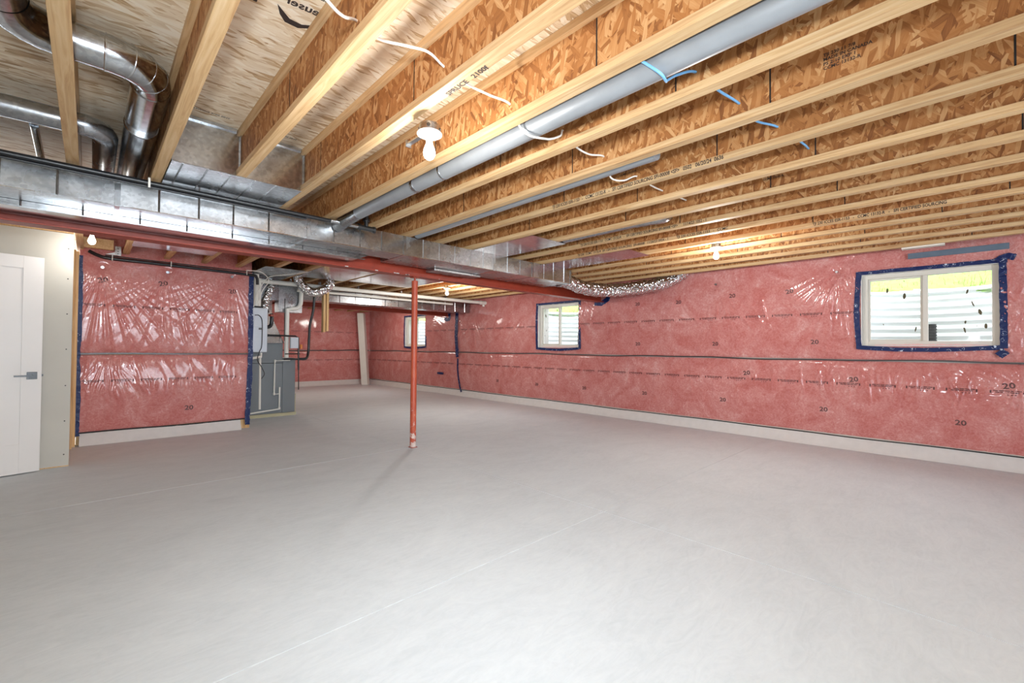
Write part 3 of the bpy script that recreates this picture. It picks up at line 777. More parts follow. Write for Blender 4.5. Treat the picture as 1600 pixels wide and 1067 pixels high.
for yc in (0.33, 5.7):
    for i in range(2600):
        x = rr.uniform(7.9, 9.6); y = yc+rr.uniform(-2.6, 2.6)
        if ((x-XR-0.32)/1.06)**2+((y-yc)/0.97)**2 < 1: continue
        z = 1.98+max(0, x-7.9)*0.42; hh = rr.uniform(0.03, 0.10); a = rr.uniform(0, 3.14); w_ = 0.004
        dx, dy = math.cos(a)*w_, math.sin(a)*w_; lx, ly = rr.uniform(-0.03, 0.03), rr.uniform(-0.03, 0.03)
        gb.add([(x-dx, y-dy, z-0.02), (x+dx, y+dy, z-0.02), (x+lx, y+ly, z+hh)], [(0, 1, 2)])
go = gb.build('grass', 'grass', fix=False); tag(go, 'short green grass blades on the bank outside', 'grass', None, 'stuff')

# ------------------------------------------------------------------ red steel beams and post
def i_beam(name, label, x0, x1, yc, z0, z1, fl=0.15):
    t = thing(name, label, 'beam', (x0, yc, z0))
    part(MB().box(x0, x1, yc-fl/2, yc+fl/2, z0, z0+0.013), 'bottom_flange', 'red_steel', t, bevel=0.003)
    part(MB().box(x0, x1, yc-fl/2, yc+fl/2, z1-0.013, z1), 'top_flange', 'red_steel', t, bevel=0.003)
    part(MB().box(x0, x1, yc-0.005, yc+0.005, z0+0.012, z1-0.012), 'web', 'red_steel', t)
    return t
beam1 = i_beam('steel_beam', 'red-painted steel I-beam carried by the red post in mid room', -3.45, 6.76, 4.668, 2.062, 2.306)
part(MB().box(-3.45, 6.76, 4.60, 4.735, 2.307, 2.344), 'nailer_plate', 'lumber', beam1)
ch = MB(); rr = random.Random(4)
for i in range(9):
    x = rr.choice([2.3, 2.55, 2.72, 2.9, 3.1, 1.9])+rr.uniform(-0.06, 0.06); z = 2.078 + (rr.uniform(0, 0.02) if i < 6 else 0.06)
    ch.box(x, x+rr.uniform(0.012, 0.04), 4.5915, 4.5935, 2.063, 2.067+rr.uniform(0, 0.006))
part(ch, 'paint_chip', 'wrap', beam1, kind='stuff')
beam2 = i_beam('steel_beam', 'second red steel beam, far back above the far pink wall', 1.75, 6.77, 9.46, 2.03, 2.29)
part(MB().box(1.75, 6.77, 9.395, 9.525, 2.291, 2.344), 'nailer_plate', 'lumber', beam2)
pst = thing('steel_post', 'round red-painted steel post standing on the floor mid room', 'post', (2.842, 4.668, 0))
def mk_postmat():
    t = NT('red_post_paint'); v = t.coords()
    nz = t.noise(v, 14, 5, 0.7); sx = t.n('SeparateXYZ'); t.link(t.n('TexCoord').outputs['Object'], sx.inputs[0])
    lo = t.n('MapRange'); t.link(sx.outputs[2], lo.inputs[0]); lo.inputs[1].default_value = 0.0; lo.inputs[2].default_value = 0.9; lo.inputs[3].default_value = 0.14; lo.inputs[4].default_value = -0.10
    ad = t.n('Math', operation='ADD'); t.link(nz.outputs[0], ad.inputs[0]); t.link(lo.outputs[0], ad.inputs[1])
    f = t.ramp(ad.outputs[0], [(0.60, (0, 0, 0, 1)), (0.66, (1, 1, 1, 1))])
    c = t.mix(f, lin(176, 74, 48), lin(206, 190, 182)); n2 = t.noise(v, 6, 4); c = t.mix(t.ramp(n2.outputs[0], [(0.5, (0, 0, 0, 1)), (0.7, (0.5, 0.5, 0.5, 1))]), c, lin(200, 104, 70))
    t.bsdf(Base_Color=c, Roughness=0.45); return t.m
M['post'] = mk_postmat()
part(MB().tube([(2.842, 4.668, z) for z in (0.006, 0.5, 1.0, 1.5, 2.015)], 0.0365, 28), 'shaft', 'post', pst)
part(MB().box(2.802, 2.882, 4.628, 4.708, 0.0, 0.006), 'base_plate', 'red_steel', pst)
sc_ = MB().tube([(2.842, 4.668, 2.01), (2.842, 4.668, 2.054)], 0.012, 12); sc_.box(2.80, 2.884, 4.626, 4.71, 2.052, 2.0615)
part(sc_, 'jack_screw', 'red_steel', pst)

# ------------------------------------------------------------------ ducts
def rib_positions(a, b, step, rr):
    out = []; x = a
    while x < b: out.append(x); x += step*rr.uniform(0.92, 1.08)
    return out
rr = random.Random(12)
d1 = thing('supply_duct', 'long rectangular galvanized duct running in front of the red beam', 'duct', (-3.4, 3.98, 2.145))
Y0, Z0, Z1 = 3.98, 2.147, 2.342
secs = [(-3.4, -1.1), (-1.1, 0.12), (0.12, 1.36), (1.36, 2.30), (2.30, 3.52), (3.52, 4.20), (4.20, 5.00)]
for i, (a, b) in enumerate(secs):
    yb = 4.275 if b <= 2.31 else 4.50
    part(MB().box(a+0.001, b-0.001, Y0, yb, Z0, Z1), 'duct_section', 'galv', d1)
    part(MB().box(b-0.016, b+0.016, Y0-0.006, Y0, Z0-0.002, Z1), 'drive_cleat', 'galv', d1)
    part(MB().box(b-0.012, b+0.012, Y0-0.004, yb, Z0-0.004, Z0), 'drive_cleat', 'galv_flat', d1)
    for x in rib_positions(a+0.22, b-0.1, 0.235 if i < 4 else 0.21, rr):
        part(MB().extr([(x-0.007, Y0+0.0005), (x, Y0-0.0055), (x+0.007, Y0+0.0005)], 'z', Z0+0.001, Z1), 'rib', 'galv', d1)
part(MB().box(-3.4, 5.0, Y0-0.003, Y0-0.0005, Z0-0.0015, Z0+0.006), 'corner_lip', 'galv_flat', d1)
part(MB().box(2.92, 3.62, 4.36, 4.545, 2.118, 2.146), 'pan_lip', 'galv', d1, bevel=0.004)
rd = thing('return_duct', 'lower galvanized duct squeezed between the long supply duct and the red beam', 'duct', (-3.4, 4.28, 2.10))
mb = MB().extr([(-3.4, 2.104), (1.95, 2.104), (2.28, 2.24), (2.28, 2.33), (-3.4, 2.33)], 'y', 4.285, 4.575)
part(mb, 'duct_body', 'galv_flat', rd)
for x in rib_positions(-1.2, 1.95, 0.3, rr):
    part(MB().extr([(x-0.006, 4.2855), (x, 4.2805), (x+0.006, 4.2855)], 'z', 2.105, 2.146), 'rib', 'galv', rd)
part(MB().box(-3.4, 2.02, 4.278, 4.284, 2.100, 2.108), 'corner_lip', 'galv', rd)
# far duct beside the second beam
d2 = thing('supply_duct', 'far rectangular galvanized duct behind the white pipe', 'duct', (1.8, 8.4, 2.09))
part(MB().box(1.8, 5.55, 8.42, 8.80, 2.065, 2.30), 'duct_section', 'galv', d2); part(MB().box(5.56, 6.66, 8.42, 8.80, 2.065, 2.28), 'duct_section', 'galv', d2)
for x in rib_positions(2.0, 6.6, 0.30, rr): part(MB().extr([(x-0.009, 8.4205), (x, 8.413), (x+0.009, 8.4205)], 'z', 2.066, 2.29), 'rib', 'galv', d2)

# sheet metal pans closing joist bays
def pan(label, x0, x1, y0, y1, mat='galv_flat', z=ZJ-0.002, rib=None):
    t = thing('metal_pan', label, 'sheet metal', (x0, y0, z))
    part(MB().box(x0, x1, y0, y1, z-0.002, z), 'sheet', mat, t)
    mb = MB().box(x0, x1, y0-0.004, y0, z-0.004, z)
    part(mb, 'turned_edge', mat, t)
    for x in (rib or []): part(MB().extr([(x-0.006, z-0.0015), (x, z-0.007), (x+0.006, z-0.0015)], 'y', y0, y1), 'rib', mat, t)
    return t
bx = pan('flat galvanized pan under the tan boxed joist bays behind the black pipe', 0.345, 1.10, 3.38, 3.972, 'galv', rib=(0.40, 0.53, 0.66, 0.80, 0.93))
for a, b in ((0.317, 0.711), (0.724, 1.117)):
    mb = MB().box(a, b, 3.375, 3.378, ZJ+0.0385, ZJ+0.2625).box(a+0.026, b-0.026, 3.375, 3.378, ZJ-0.001, ZJ+0.0385).box(a+0.026, b-0.026, 3.375, 3.378, ZJ+0.2625, ZS-0.004)
    part(mb, 'end_cap', 'galv_flat', bx)
    part(MB().box(a+0.026, b-0.026, 3.355, 3.377, ZS-0.022, ZS-0.004), 'flange_edge', 'galv_flat', bx)
    part(MB().box(b-0.008, b-0.002, 3.35, 3.377, ZJ+0.04, ZS-0.03), 'corner_bead', 'galv_flat', bx)
pan('shiny galvanized pan between joists reflecting the window grid beside the long duct', 3.186, 3.70, 3.02, 3.975)
pan('galvanized pan between joists near the end of the long duct', 4.40, 4.86, 2.66, 3.975)
pan('galvanized pan behind the beam above the left pink wall', 0.33, 1.10, 4.78, 6.62)
pan('galvanized pan behind the beam left of the red post', 2.37, 3.14, 4.9, 7.5)
pan('galvanized pan behind the beam over the third bulb', 3.20, 4.35, 5.3, 7.4)
pan('galvanized pan above the furnace plenum', 1.78, 2.33, 6.9, 8.1, 'galv')

# round ducts
def elbow(c, a0, a1, R, plane_fn, n=7): return [plane_fn(c, R, a0+(a1-a0)*i/n) for i in range(n+1)]
ZR = 2.515
rdct = thing('round_duct', 'shiny round galvanized duct with an elbow at upper left', 'duct', (0.2, 2.7, ZR))
R_ = 0.077
part(MB().tube([(-0.265, 1.2, ZR), (-0.265, 2.50, ZR)], R_, 28), 'duct_run', 'galv_round', rdct)
el0 = [(-0.265+0.14*(1-math.cos(a)), 2.50+0.17*math.sin(a), ZR) for a in np.linspace(0, math.pi/2, 6)]
part(MB().tube([(-0.265, 2.48, ZR)]+el0+[(-0.11, 2.67, ZR)], R_+0.002, 28, cap=False), 'elbow', 'galv_round', rdct)
part(MB().tube([(-0.125, 2.67, ZR), (0.045, 2.67, ZR)], R_, 28), 'duct_run', 'galv_round', rdct)
el = [(0.045+0.155*math.sin(a), 2.67+0.16*(1-math.cos(a)), ZR) for a in np.linspace(0, math.pi/2, 5)]
part(MB().tube([(0.03, 2.67, ZR)]+el+[(0.2, 2.85, ZR)], R_+0.0015, 28, cap=False), 'elbow', 'galv_round', rdct)
for i in (1, 2, 3):
    d = (Vector(el[i+1])-Vector(el[i-1])).normalized(); c = Vector(el[i])
    part(MB().tube([c-d*0.004, c, c+d*0.004], R_, 28, radii=[R_+0.001, R_+0.0045, R_+0.001]), 'bead', 'galv_flat', rdct)
part(MB().tube([(0.199, 2.83, ZR), (0.200, 4.55, ZR-0.01)], R_-0.001, 28), 'duct_run', 'galv_round', rdct)
for c, d in (((0.03, 2.67, ZR), (1, 0, 0)), ((-0.11, 2.67, ZR), (1, 0, 0)), ((0.199, 2.85, ZR), (0, 1, 0)), ((0.2, 3.35, ZR-0.02), (0, 1, 0))):
    d = Vector(d).normalized(); c = Vector(c); part(MB().tube([c-d*0.005, c, c+d*0.005], R_, 28, radii=[R_, R_+0.005, R_]), 'bead', 'galv_flat', rdct)
sd = thing('round_duct', 'darker small round duct low at upper left behind the shiny duct', 'duct', (-0.6, 3.6, 2.5))
part(MB().tube([(-1.2, 3.66, 2.50), (-0.04, 3.60, 2.50)], 0.06, 24), 'duct_run', 'galv_dark', sd)
part(MB().tube([(-0.07, 3.603, 2.50), (-0.04, 3.602, 2.50), (0.0, 3.62, 2.50), (0.035, 3.66, 2.50), (0.05, 3.71, 2.50), (0.053, 4.5, 2.50)], 0.0605, 24, cap=False), 'elbow', 'galv_dark', sd)
part(MB().tube([(-0.25, 3.70, 2.46), (-0.25, 4.3, 2.42)], 0.02, 14), 'takeoff', 'galv_flat', sd)
gp = thing('round_duct', 'long matt grey round duct slung between two joists in front of the bulb', 'duct', (1.64, 0, 2.36))
GX, GZ, GR = 1.640, 2.352, 0.052
part(MB().tube([(GX, -4.4, GZ), (GX, 2.35, GZ)], GR, 28), 'duct_run', 'grey_pipe', gp)
part(MB().tube([(GX, 2.352, GZ), (GX, 3.60, GZ)], GR-0.001, 28), 'duct_run', 'grey_pipe', gp)
part(MB().tube([(GX, 2.345, GZ), (GX, 2.352, GZ), (GX, 2.36, GZ)], GR+0.003, 28), 'coupling', 'galv_flat', gp)
part(MB().tube([(GX, 2.67, GZ), (GX, 2.70, GZ)], GR+0.0015, 28), 'coupling', 'galv', gp)
part(MB().tube(curve([(GX, 3.60, GZ), (GX-0.005, 3.75, GZ-0.01), (GX-0.02, 3.86, GZ-0.03), (GX-0.03, 3.97, GZ-0.05)], 3), GR+0.001, 28), 'elbow', 'galv', gp)
g2 = thing('round_duct', 'thinner grey round duct half hidden behind the second joist right of the long grey duct', 'duct', (2.44, 2, 2.40))
part(MB().tube([(2.445, 1.30, 2.405), (2.445, 3.97, 2.395)], 0.055, 22), 'duct_run', 'grey_pipe', g2)
g3 = thing('round_duct', 'short round duct ending in a crumpled elbow between far joists', 'duct', (3.63, 2.4, 2.40))
part(MB().tube([(3.67, 3.9, 2.39), (3.67, 2.15, 2.40)], 0.05, 18), 'duct_run', 'galv_dark', g3)
part(MB().tube(curve([(3.67, 2.15, 2.40), (3.68, 2.02, 2.40), (3.74, 1.93, 2.41), (3.82, 1.92, 2.44)], 4), 0.055, 16, jit=0.06), 'elbow', 'galv', g3)

# foil flex ducts
def flex(label, pts, r, seed):
    random.seed(seed); P = curve(pts, 14); rad = [r*(1+0.06*math.sin(i*2.4)+0.07*random.uniform(-1, 1)) for i in range(len(P))]
    t = thing('flex_duct', label, 'flexible duct', pts[0])
    part(MB().tube(P, r, 26, radii=rad, jit=0.09), 'foil_sleeve', 'foil', t); part(MB().tube([P[0], P[0].lerp(P[1], 0.9)], r*1.06, 26), 'collar', 'galv', t); return t
flex('crinkled silver foil duct sagging from the end of the long duct to the pink wall', [(5.004, 4.22, 2.235), (5.2, 4.20, 2.225), (5.5, 4.16, 2.165), (5.8, 4.05, 2.14), (6.05, 3.9, 2.15), (6.28, 3.62, 2.19), (6.48, 3.35, 2.25), (6.585, 3.15, 2.34), (6.59, 3.0, 2.44)], 0.100, 2)
flex('crinkled silver foil duct hanging above the furnace', [(2.50, 7.80, 2.40), (2.53, 7.80, 2.30), (2.62, 7.80, 2.19), (2.76, 7.80, 2.14), (2.90, 7.80, 2.18), (3.02, 7.80, 2.28), (3.06, 7.80, 2.40)], 0.072, 3)
flex('short foil take-off standing behind the water heater', [(2.17, 8.06, 2.33), (2.16, 8.045, 2.18), (2.10, 8.04, 2.02), (2.07, 8.03, 1.85), (2.07, 8.0, 1.76)], 0.06, 4)

# ------------------------------------------------------------------ pipes along the duct and wall
bp = thing('black_pipe', 'thin black pipe running along the top edge of the long duct', 'pipe', (-3.4, 3.86, 2.32))
part(MB().tube([(-3.4, 3.86, 2.3215), (1.50, 3.86, 2.306)], 0.0175, 14), 'pipe_run', 'black_pipe', bp)
part(MB().tube([(-3.4, 3.865, 2.297), (1.30, 3.865, 2.282)], 0.009, 10), 'pipe_run', 'black_pipe', bp)
part(MB().tube([(1.50, 3.86, 2.310), (1.75, 3.86, 2.308)], 0.020, 14), 'pipe_run', 'galv_round', bp)
ft = MB().tube([(1.76, 3.86, 2.306), (1.90, 3.86, 2.304)], 0.024, 16).tube([(1.83, 3.86, 2.31), (1.83, 3.86, 2.42)], 0.019, 16)
for p, q in (((1.75, 3.86, 2.306), (1.772, 3.86, 2.306)), ((1.892, 3.86, 2.304), (1.914, 3.86, 2.304)), ((1.83, 3.86, 2.37), (1.83, 3.86, 2.392))): ft.tube([p, q], 0.030, 16)
part(ft, 'tee_fitting', 'dark_metal', bp)
part(MB().box(0.268, 0.280, 3.838, 3.842, 2.275, 2.3448).box(0.268, 0.280, 3.838, 3.882, 2.3405, 2.3448), 'strap', 'cable_white', bp)
wp = thing('black_pipe', 'black pipe strapped along the top of the left pink wall', 'pipe', (0, 7.25, 2.25))
part(MB().tube(curve([(-0.02, 7.30, 2.33), (0.05, 7.27, 2.29), (0.16, 7.25, 2.262), (0.5, 7.25, 2.26), (1.0, 7.25, 2.255), (1.66, 7.25, 2.245), (1.76, 7.27, 2.22), (1.78, 7.30, 2.12)], 6), 0.020, 14), 'pipe_run', 'black_pipe', wp)
part(MB().tube([(0.12, 7.24, 2.292), (1.70, 7.24, 2.283)], 0.007, 8), 'cable_run', 'cable_dark', wp)
for x in (0.18, 0.75, 1.62): part(MB().box(x, x+0.008, 7.225, 7.275, 2.235, 2.31), 'strap', 'cable_white', wp)
hg = thing('joist_hanger', 'galvanized steel angle bracket above the left end of the pink wall', 'bracket', (0.22, 7.2, 2.33))
mb = MB().box(0.205, 0.262, 7.195, 7.198, 2.30, 2.41); part(mb, 'plate', 'galv', hg)
part(MB().extr([(0.205, 2.30), (0.12, 2.30), (0.205, 2.335)], 'y', 7.190, 7.194), 'wing', 'galv', hg)
mb = MB()
for z in (2.32, 2.35, 2.38): mb.tube([(0.233, 7.1935, z), (0.233, 7.196, z)], 0.006, 8)
part(mb, 'bolt_hole', 'flat_black', hg)
bd = thing('blocking_board', 'short lumber block nailed between joists beside the left bulb', 'lumber', (-0.05, 6.95, 2.3))
part(MB().box(-0.10, 0.19, 7.10, 7.17, 2.345, 2.46), 'board', 'lumber', bd)
pvc = thing('pvc_pipe', 'long white PVC pipe hung below the joists in front of the far duct', 'pipe', (1.95, 7.9, 2.26))
part(MB().tube([(1.955, 7.94, 2.262), (6.66, 7.94, 2.275)], 0.036, 20), 'pipe_run', 'white_pvc', pvc)
part(MB().tube([(1.955, 7.94, 2.30), (1.955, 7.94, 1.80)], 0.036, 20), 'pipe_run', 'white_pvc', pvc)
part(MB().tube([(6.60, 7.94, 2.275), (6.78, 7.94, 2.275)], 0.047, 20).tube([(6.70, 7.94, 2.275), (6.70, 7.94, 2.19)], 0.030, 16), 'tee_fitting', 'white_pvc', pvc)
for x in (2.42, 2.9, 3.6, 4.5, 4.75, 5.6): part(MB().box(x, x+0.02, 7.90, 7.98, 2.30, 2.345), 'hanger', 'galv_dark', pvc)
pv2 = thing('pvc_pipe', 'second white PVC pipe just below the long one', 'pipe', (2.3, 8.1, 2.2))
part(MB().tube([(2.56, 8.22, 2.205), (6.0, 8.22, 2.21)], 0.022, 16), 'pipe_run', 'white_pvc', pv2)
pv3 = thing('pvc_pipe', 'white PVC intake pipe dropping down beside the furnace', 'pipe', (2.44, 8.1, 1.0))
part(MB().tube(curve([(2.60, 8.12, 2.20), (2.66, 8.12, 2.17), (2.66, 8.12, 2.05), (2.655, 8.12, 1.95), (2.60, 8.12, 1.88), (2.50, 8.12, 1.86), (2.44, 8.12, 1.83)], 3), 0.036, 18), 'elbow', 'white_pvc', pv3)
part(MB().tube([(2.44, 8.12, 1.86), (2.44, 8.12, 1.015)], 0.036, 18), 'pipe_run', 'white_pvc', pv3)
part(MB().tube([(2.385, 8.06, 2.02), (2.385, 8.06, 1.30)], 0.007, 8), 'copper_line', 'cable_dark', pv3)

# ------------------------------------------------------------------ furnace corner
fn = thing('furnace', 'dark grey furnace cabinet standing right of the left pink wall', 'furnace', (2.2, 8.5, 0))
YFN = 8.30
part(MB().box(1.80, 2.435, YFN, YFN+0.72, 0.05, 0.915), 'lower_cabinet', 'grey_cabinet', fn, bevel=0.004)
part(MB().box(1.80, 2.435, YFN, YFN+0.72, 0.920, 1.262), 'upper_cabinet', 'grey_cabinet', fn, bevel=0.004)
part(MB().box(2.438, 2.645, YFN, YFN+0.72, 0.05, 1.005), 'side_box', 'grey_cabinet', fn, bevel=0.004)
part(MB().box(1.78, 2.66, YFN-0.03, YFN+0.74, 0.0, 0.05), 'pad', 'yellow_pad', fn)
part(MB().extr([(1.82, 1.263), (2.42, 1.263), (2.22, 1.70), (2.22, 1.98), (1.82, 1.98)], 'y', YFN-0.12, YFN+0.50), 'plenum', 'galv_flat', fn)
part(MB().box(2.62, 2.69, YFN+0.1, YFN+0.5, 0.03, 0.36), 'filter_box', 'yellow_pad', fn)
pl = thing('duct_plenum', 'galvanized plenum boxes above the furnace', 'duct', (2.1, 8.5, 2.0))
part(MB().box(1.80, 2.30, YFN-0.20, YFN+0.10, 1.985, 2.335), 'plenum_box', 'galv_dark', pl)
part(MB().box(2.32, 2.70, YFN-0.13, YFN+0.10, 1.80, 2.335), 'plenum_box', 'galv', pl)
dl = thing('drain_line', 'white plastic condensate line bent in steps across the furnace front', 'pipe', (2.3, 8.27, 0.1))
yd = YFN-0.022
part(MB().tube([(2.55, yd, 0.963), (2.305, yd, 0.958), (2.300, yd, 0.385), (2.385, yd, 0.385)], 0.012, 10), 'pipe_run', 'white_pvc', dl)
part(MB().tube([(2.385, yd-0.004, 0.50), (2.385, yd-0.004, 0.125), (1.80, yd, 0.072)], 0.014, 10), 'pipe_run', 'white_pvc', dl)
for c in ((2.305, yd, 0.955), (2.30, yd, 0.388), (2.385, yd, 0.135)): part(MB().tube([(c[0], c[1], c[2]-0.02), (c[0], c[1], c[2]+0.02)], 0.018, 10), 'elbow', 'white_pvc', dl)
d3 = thing('drain_line', 'slanting white plastic pipe hanging under the water heater', 'pipe', (2.0, 7.9, 0.3))
part(MB().tube([(1.945, 7.75, 1.06), (1.975, 7.85, 0.20)], 0.016, 12), 'pipe_run', 'white_pvc', d3)
part(MB().tube([(1.80, 7.62, 1.02), (1.945, 7.72, 1.04), (1.95, 7.74, 1.10)], 0.020, 12), 'elbow', 'white_pvc', d3)
wh = thing('water_heater', 'pale grey wall-hung tankless water heater at the end of the pink wall', 'water heater', (1.85, 7.6, 1.1))
part(MB().box(1.735, 1.982, 7.52, 7.84, 1.115, 1.795), 'housing', 'heater_white', wh, bevel=0.008)
part(MB().box(1.80, 1.93, 7.513, 7.522, 1.50, 1.77), 'front_panel', 'heater_white', wh, bevel=0.003)
mb = MB()
for i in range(9): part(MB().box(1.76, 1.96, 7.514, 7.521, 1.14+i*0.034, 1.152+i*0.034), 'louver', 'heater_white', wh)
part(MB().box(1.86, 1.90, 7.514, 7.521, 1.46, 1.49), 'control', 'dark_metal', wh)
part(MB().box(1.77, 1.93, 7.58, 7.80, 1.795, 1.825), 'vent_collar', 'flat_black', wh)
vp = thing('vent_pipe', 'white vertical vent pipe rising from the water heater', 'pipe', (1.86, 7.7, 1.82))
part(MB().tube([(1.86, 7.69, 1.822), (1.86, 7.69, 2.33)], 0.036, 18), 'pipe_run', 'white_pvc', vp)
cb = thing('power_cord', 'black power cord looping down the water heater', 'cord', (1.85, 7.5, 1.7))
part(MB().tube(curve([(1.80, 7.505, 1.68), (1.86, 7.50, 1.675), (1.90, 7.50, 1.60), (1.905, 7.50, 1.40), (1.90, 7.50, 1.20), (1.87, 7.50, 1.12), (1.85, 7.52, 1.0), (1.92, 7.6, 0.90), (1.97, 7.6, 0.78), (1.93, 7.6, 0.70)], 6), 0.006, 8), 'cable', 'cable_dark', cb)
gl = thing('gas_line', 'black gas pipe with an orange valve beside the furnace', 'pipe', (2.6, 8.0, 1.2))
part(MB().tube([(1.98, 8.055, 1.395), (2.56, 8.055, 1.385), (2.61, 8.055, 1.36), (2.62, 8.055, 0.80)], 0.014, 12), 'pipe_run', 'black_pipe', gl)
part(MB().tube([(2.62, 8.055, 0.80), (2.625, 8.055, 0.46)], 0.008, 10), 'cable_run', 'cable_dark', gl)
part(MB().tube(curve([(2.62, 8.055, 0.99), (2.74, 8.055, 1.0), (2.80, 8.12, 1.10), (2.81, 8.12, 1.35), (2.83, 8.14, 1.6), (2.88, 8.14, 1.85), (2.90, 8.14, 2.15)], 5), 0.022, 12), 'insulated_line', 'black_pipe', gl)
part(MB().tube([(2.40, 8.055, 1.08), (2.64, 8.055, 1.08)], 0.010, 10).tube([(2.38, 8.055, 0.99), (2.64, 8.055, 0.99)], 0.014, 10), 'pipe_run', 'black_pipe', gl)
part(MB().tube([(2.655, 8.055, 1.17), (2.655, 8.055, 1.24)], 0.022, 12), 'valve', 'orange', gl, label='orange valve')
jb = thing('junction_box', 'small white electrical box beside the furnace', 'electrical box', (2.53, 8.05, 1.27))
part(MB().box(2.475, 2.60, 8.02, 8.08, 1.175, 1.365), 'box_body', 'heater_white', jb, bevel=0.004); part(MB().box(2.487, 2.588, 8.015, 8.021, 1.19, 1.35), 'cover', 'heater_white', jb, bevel=0.002)
vl = thing('vent_valve', 'black and red vent fittings between heater and plenum', 'pipe fitting', (2.1, 8.0, 1.5))
part(MB().tube(curve([(2.00, 7.95, 1.52), (2.10, 7.98, 1.52), (2.16, 8.0, 1.56), (2.17, 8.0, 1.68), (2.17, 8.02, 1.74)], 4), 0.030, 14), 'pipe_run', 'black_pipe', vl)
part(MB().tube([(2.165, 8.0, 1.70), (2.165, 8.0, 1.735)], 0.045, 16), 'clamp', 'red_steel', vl, label='red clamp ring')
st = thing('hanging_stud', 'short bare 2x4 hanging from the joists beside the furnace', 'lumber', (3.08, 8.1, 1.47))
part(MB().box(3.028, 3.066, 8.05, 8.14, 1.47, 2.345), 'board', 'stud', st); part(MB().box(3.085, 3.123, 8.05, 8.14, 1.49, 2.345), 'board', 'stud', st)
# grey wires at the top of the furnace corner
cw = thing('cable', 'loose grey-white cables looping above the water heater', 'cable', (1.8, 7.4, 2.2))
part(MB().tube(curve([(2.35, 6.9, 2.33), (2.10, 7.1, 2.28), (1.92, 7.25, 2.24), (1.84, 7.35, 2.10), (1.79, 7.42, 1.95), (1.77, 7.45, 1.80)], 6), 0.006, 8), 'wire', 'cable_white', cw)
part(MB().tube(curve([(1.62, 7.22, 2.30), (1.80, 7.22, 2.30), (1.93, 7.30, 2.20), (1.87, 7.40, 2.04), (1.82, 7.42, 1.85)], 6), 0.006, 8), 'wire', 'cable_white', cw)
# white leaning column near the far corner
wc = thing('white_column', 'white square column near the far corner', 'column', (6.5, 13.5, 0))
Mc = Matrix.Translation((6.42, 13.45, 0)) @ Matrix.Rotation(math.radians(-45), 4, 'Z') @ Matrix.Shear('XY', 4, (-0.075, 0.0))
part(MB().box(-0.10, 0.10, -0.10, 0.10, 0.0, 2.30, Mc), 'shaft', 'white_pvc', wc, bevel=0.01)

# ------------------------------------------------------------------ blue tape strips
def tape_strip(label, pts, w, place):
    """pts in wall (u, v); ragged double-sided ribbon"""
    t = thing('tape_strip', label, 'tape', place(pts[0][0], pts[0][1], 0)); P = curve([(a, b, 0) for a, b in pts], 6); vs = []; n = len(P)
    for i, p in enumerate(P):
        d = (P[min(i+1, n-1)]-P[max(i-1, 0)]).normalized(); nr = Vector((-d.y, d.x, 0))
        for s in (-1, 1):
            q = p+nr*(s*w/2*(1+random.uniform(-0.14, 0.14)))
            for h in (0, 0.003): vs.append(place(q.x, q.y, h+random.uniform(0, 0.004)))
    fs = []
    for i in range(n-1):
        a = i*4; b = a+4; fs += [(a, b, b+1, a+1), (a+1, b+1, b+3, a+3), (a+3, b+3, b+2, a+2), (a+2, b+2, b, a)]
    fs += [(0, 1, 3, 2), (4*n-4, 4*n-2, 4*n-1, 4*n-3)]
    part(MB().add(vs, fs), 'tape_film', 'tape', t); return t
PL = lambda u, v, h: (u, YP-0.046-h, v)
PR = lambda u, v, h: (XR-0.050-h, u, v)
tape_strip('blue tape down the left edge of the left pink wall', [(-0.105, 2.27), (-0.10, 1.8), (-0.10, 1.3), (-0.11, 1.15), (-0.105, 0.9), (-0.095, 0.5), (-0.105, 0.22), (-0.10, 0.12)], 0.065, PL)
tape_strip('blue tape down the right edge of the left pink wall beside the water heater', [(1.70, 2.24), (1.70, 1.8), (1.705, 1.2), (1.70, 0.7), (1.685, 0.3), (1.68, 0.06)], 0.065, PL)
tape_strip('wide blue tape strip from ceiling height on the far part of the long wall', [(9.03, 2.2), (9.04, 1.9), (9.06, 1.5), (9.02, 1.2), (9.00, 0.97)], 0.12, PR)
tape_strip('thin dark tape strip running down to the floor below the wide blue one', [(8.98, 0.94), (8.97, 0.6), (8.90, 0.3), (8.82, 0.10)], 0.055, PR)
tape_strip('short dark tape patch low on the long wall', [(9.60, 0.53), (9.88, 0.53)], 0.06, PR)
tape_strip('crumpled blue tape where the far red beam meets the long wall', [(9.36, 2.10), (9.36, 1.96), (9.50, 1.95), (9.56, 1.99)], 0.09, PR)
tape_strip('crumpled blue tape where the near red beam meets the long wall', [(4.80, 2.05), (4.66, 2.04), (4.57, 2.08), (4.52, 2.10), (4.50, 2.15)], 0.085, PR)
tape_strip('loose blue tape tab at the upper right corner of the large window', [(-0.34, 2.17), (-0.28, 2.19), (-0.21, 2.15)], 0.06, PR)
tape_strip('loose blue tape tab at the lower right corner of the large window', [(-0.22, 1.22), (-0.27, 1.17)], 0.08, PR)
ts = thing('tape_strip', 'slate-blue tape along the wall top above the large window', 'tape', (6.72, 0, 2.29))
part(MB().box(6.728, 6.735, -0.30, 0.47, 2.262, 2.325), 'tape_film', 'slate_tape', ts)
tag(ts)
ms = thing('metal_strip', 'pale metal strip nailed under the last joist above the large window', 'metal strip', (6.5, 0.3, 2.34))
part(MB().box(6.41, 6.50, 0.16, 0.50, 2.329, 2.3445), 'strip', 'white_pvc', ms)

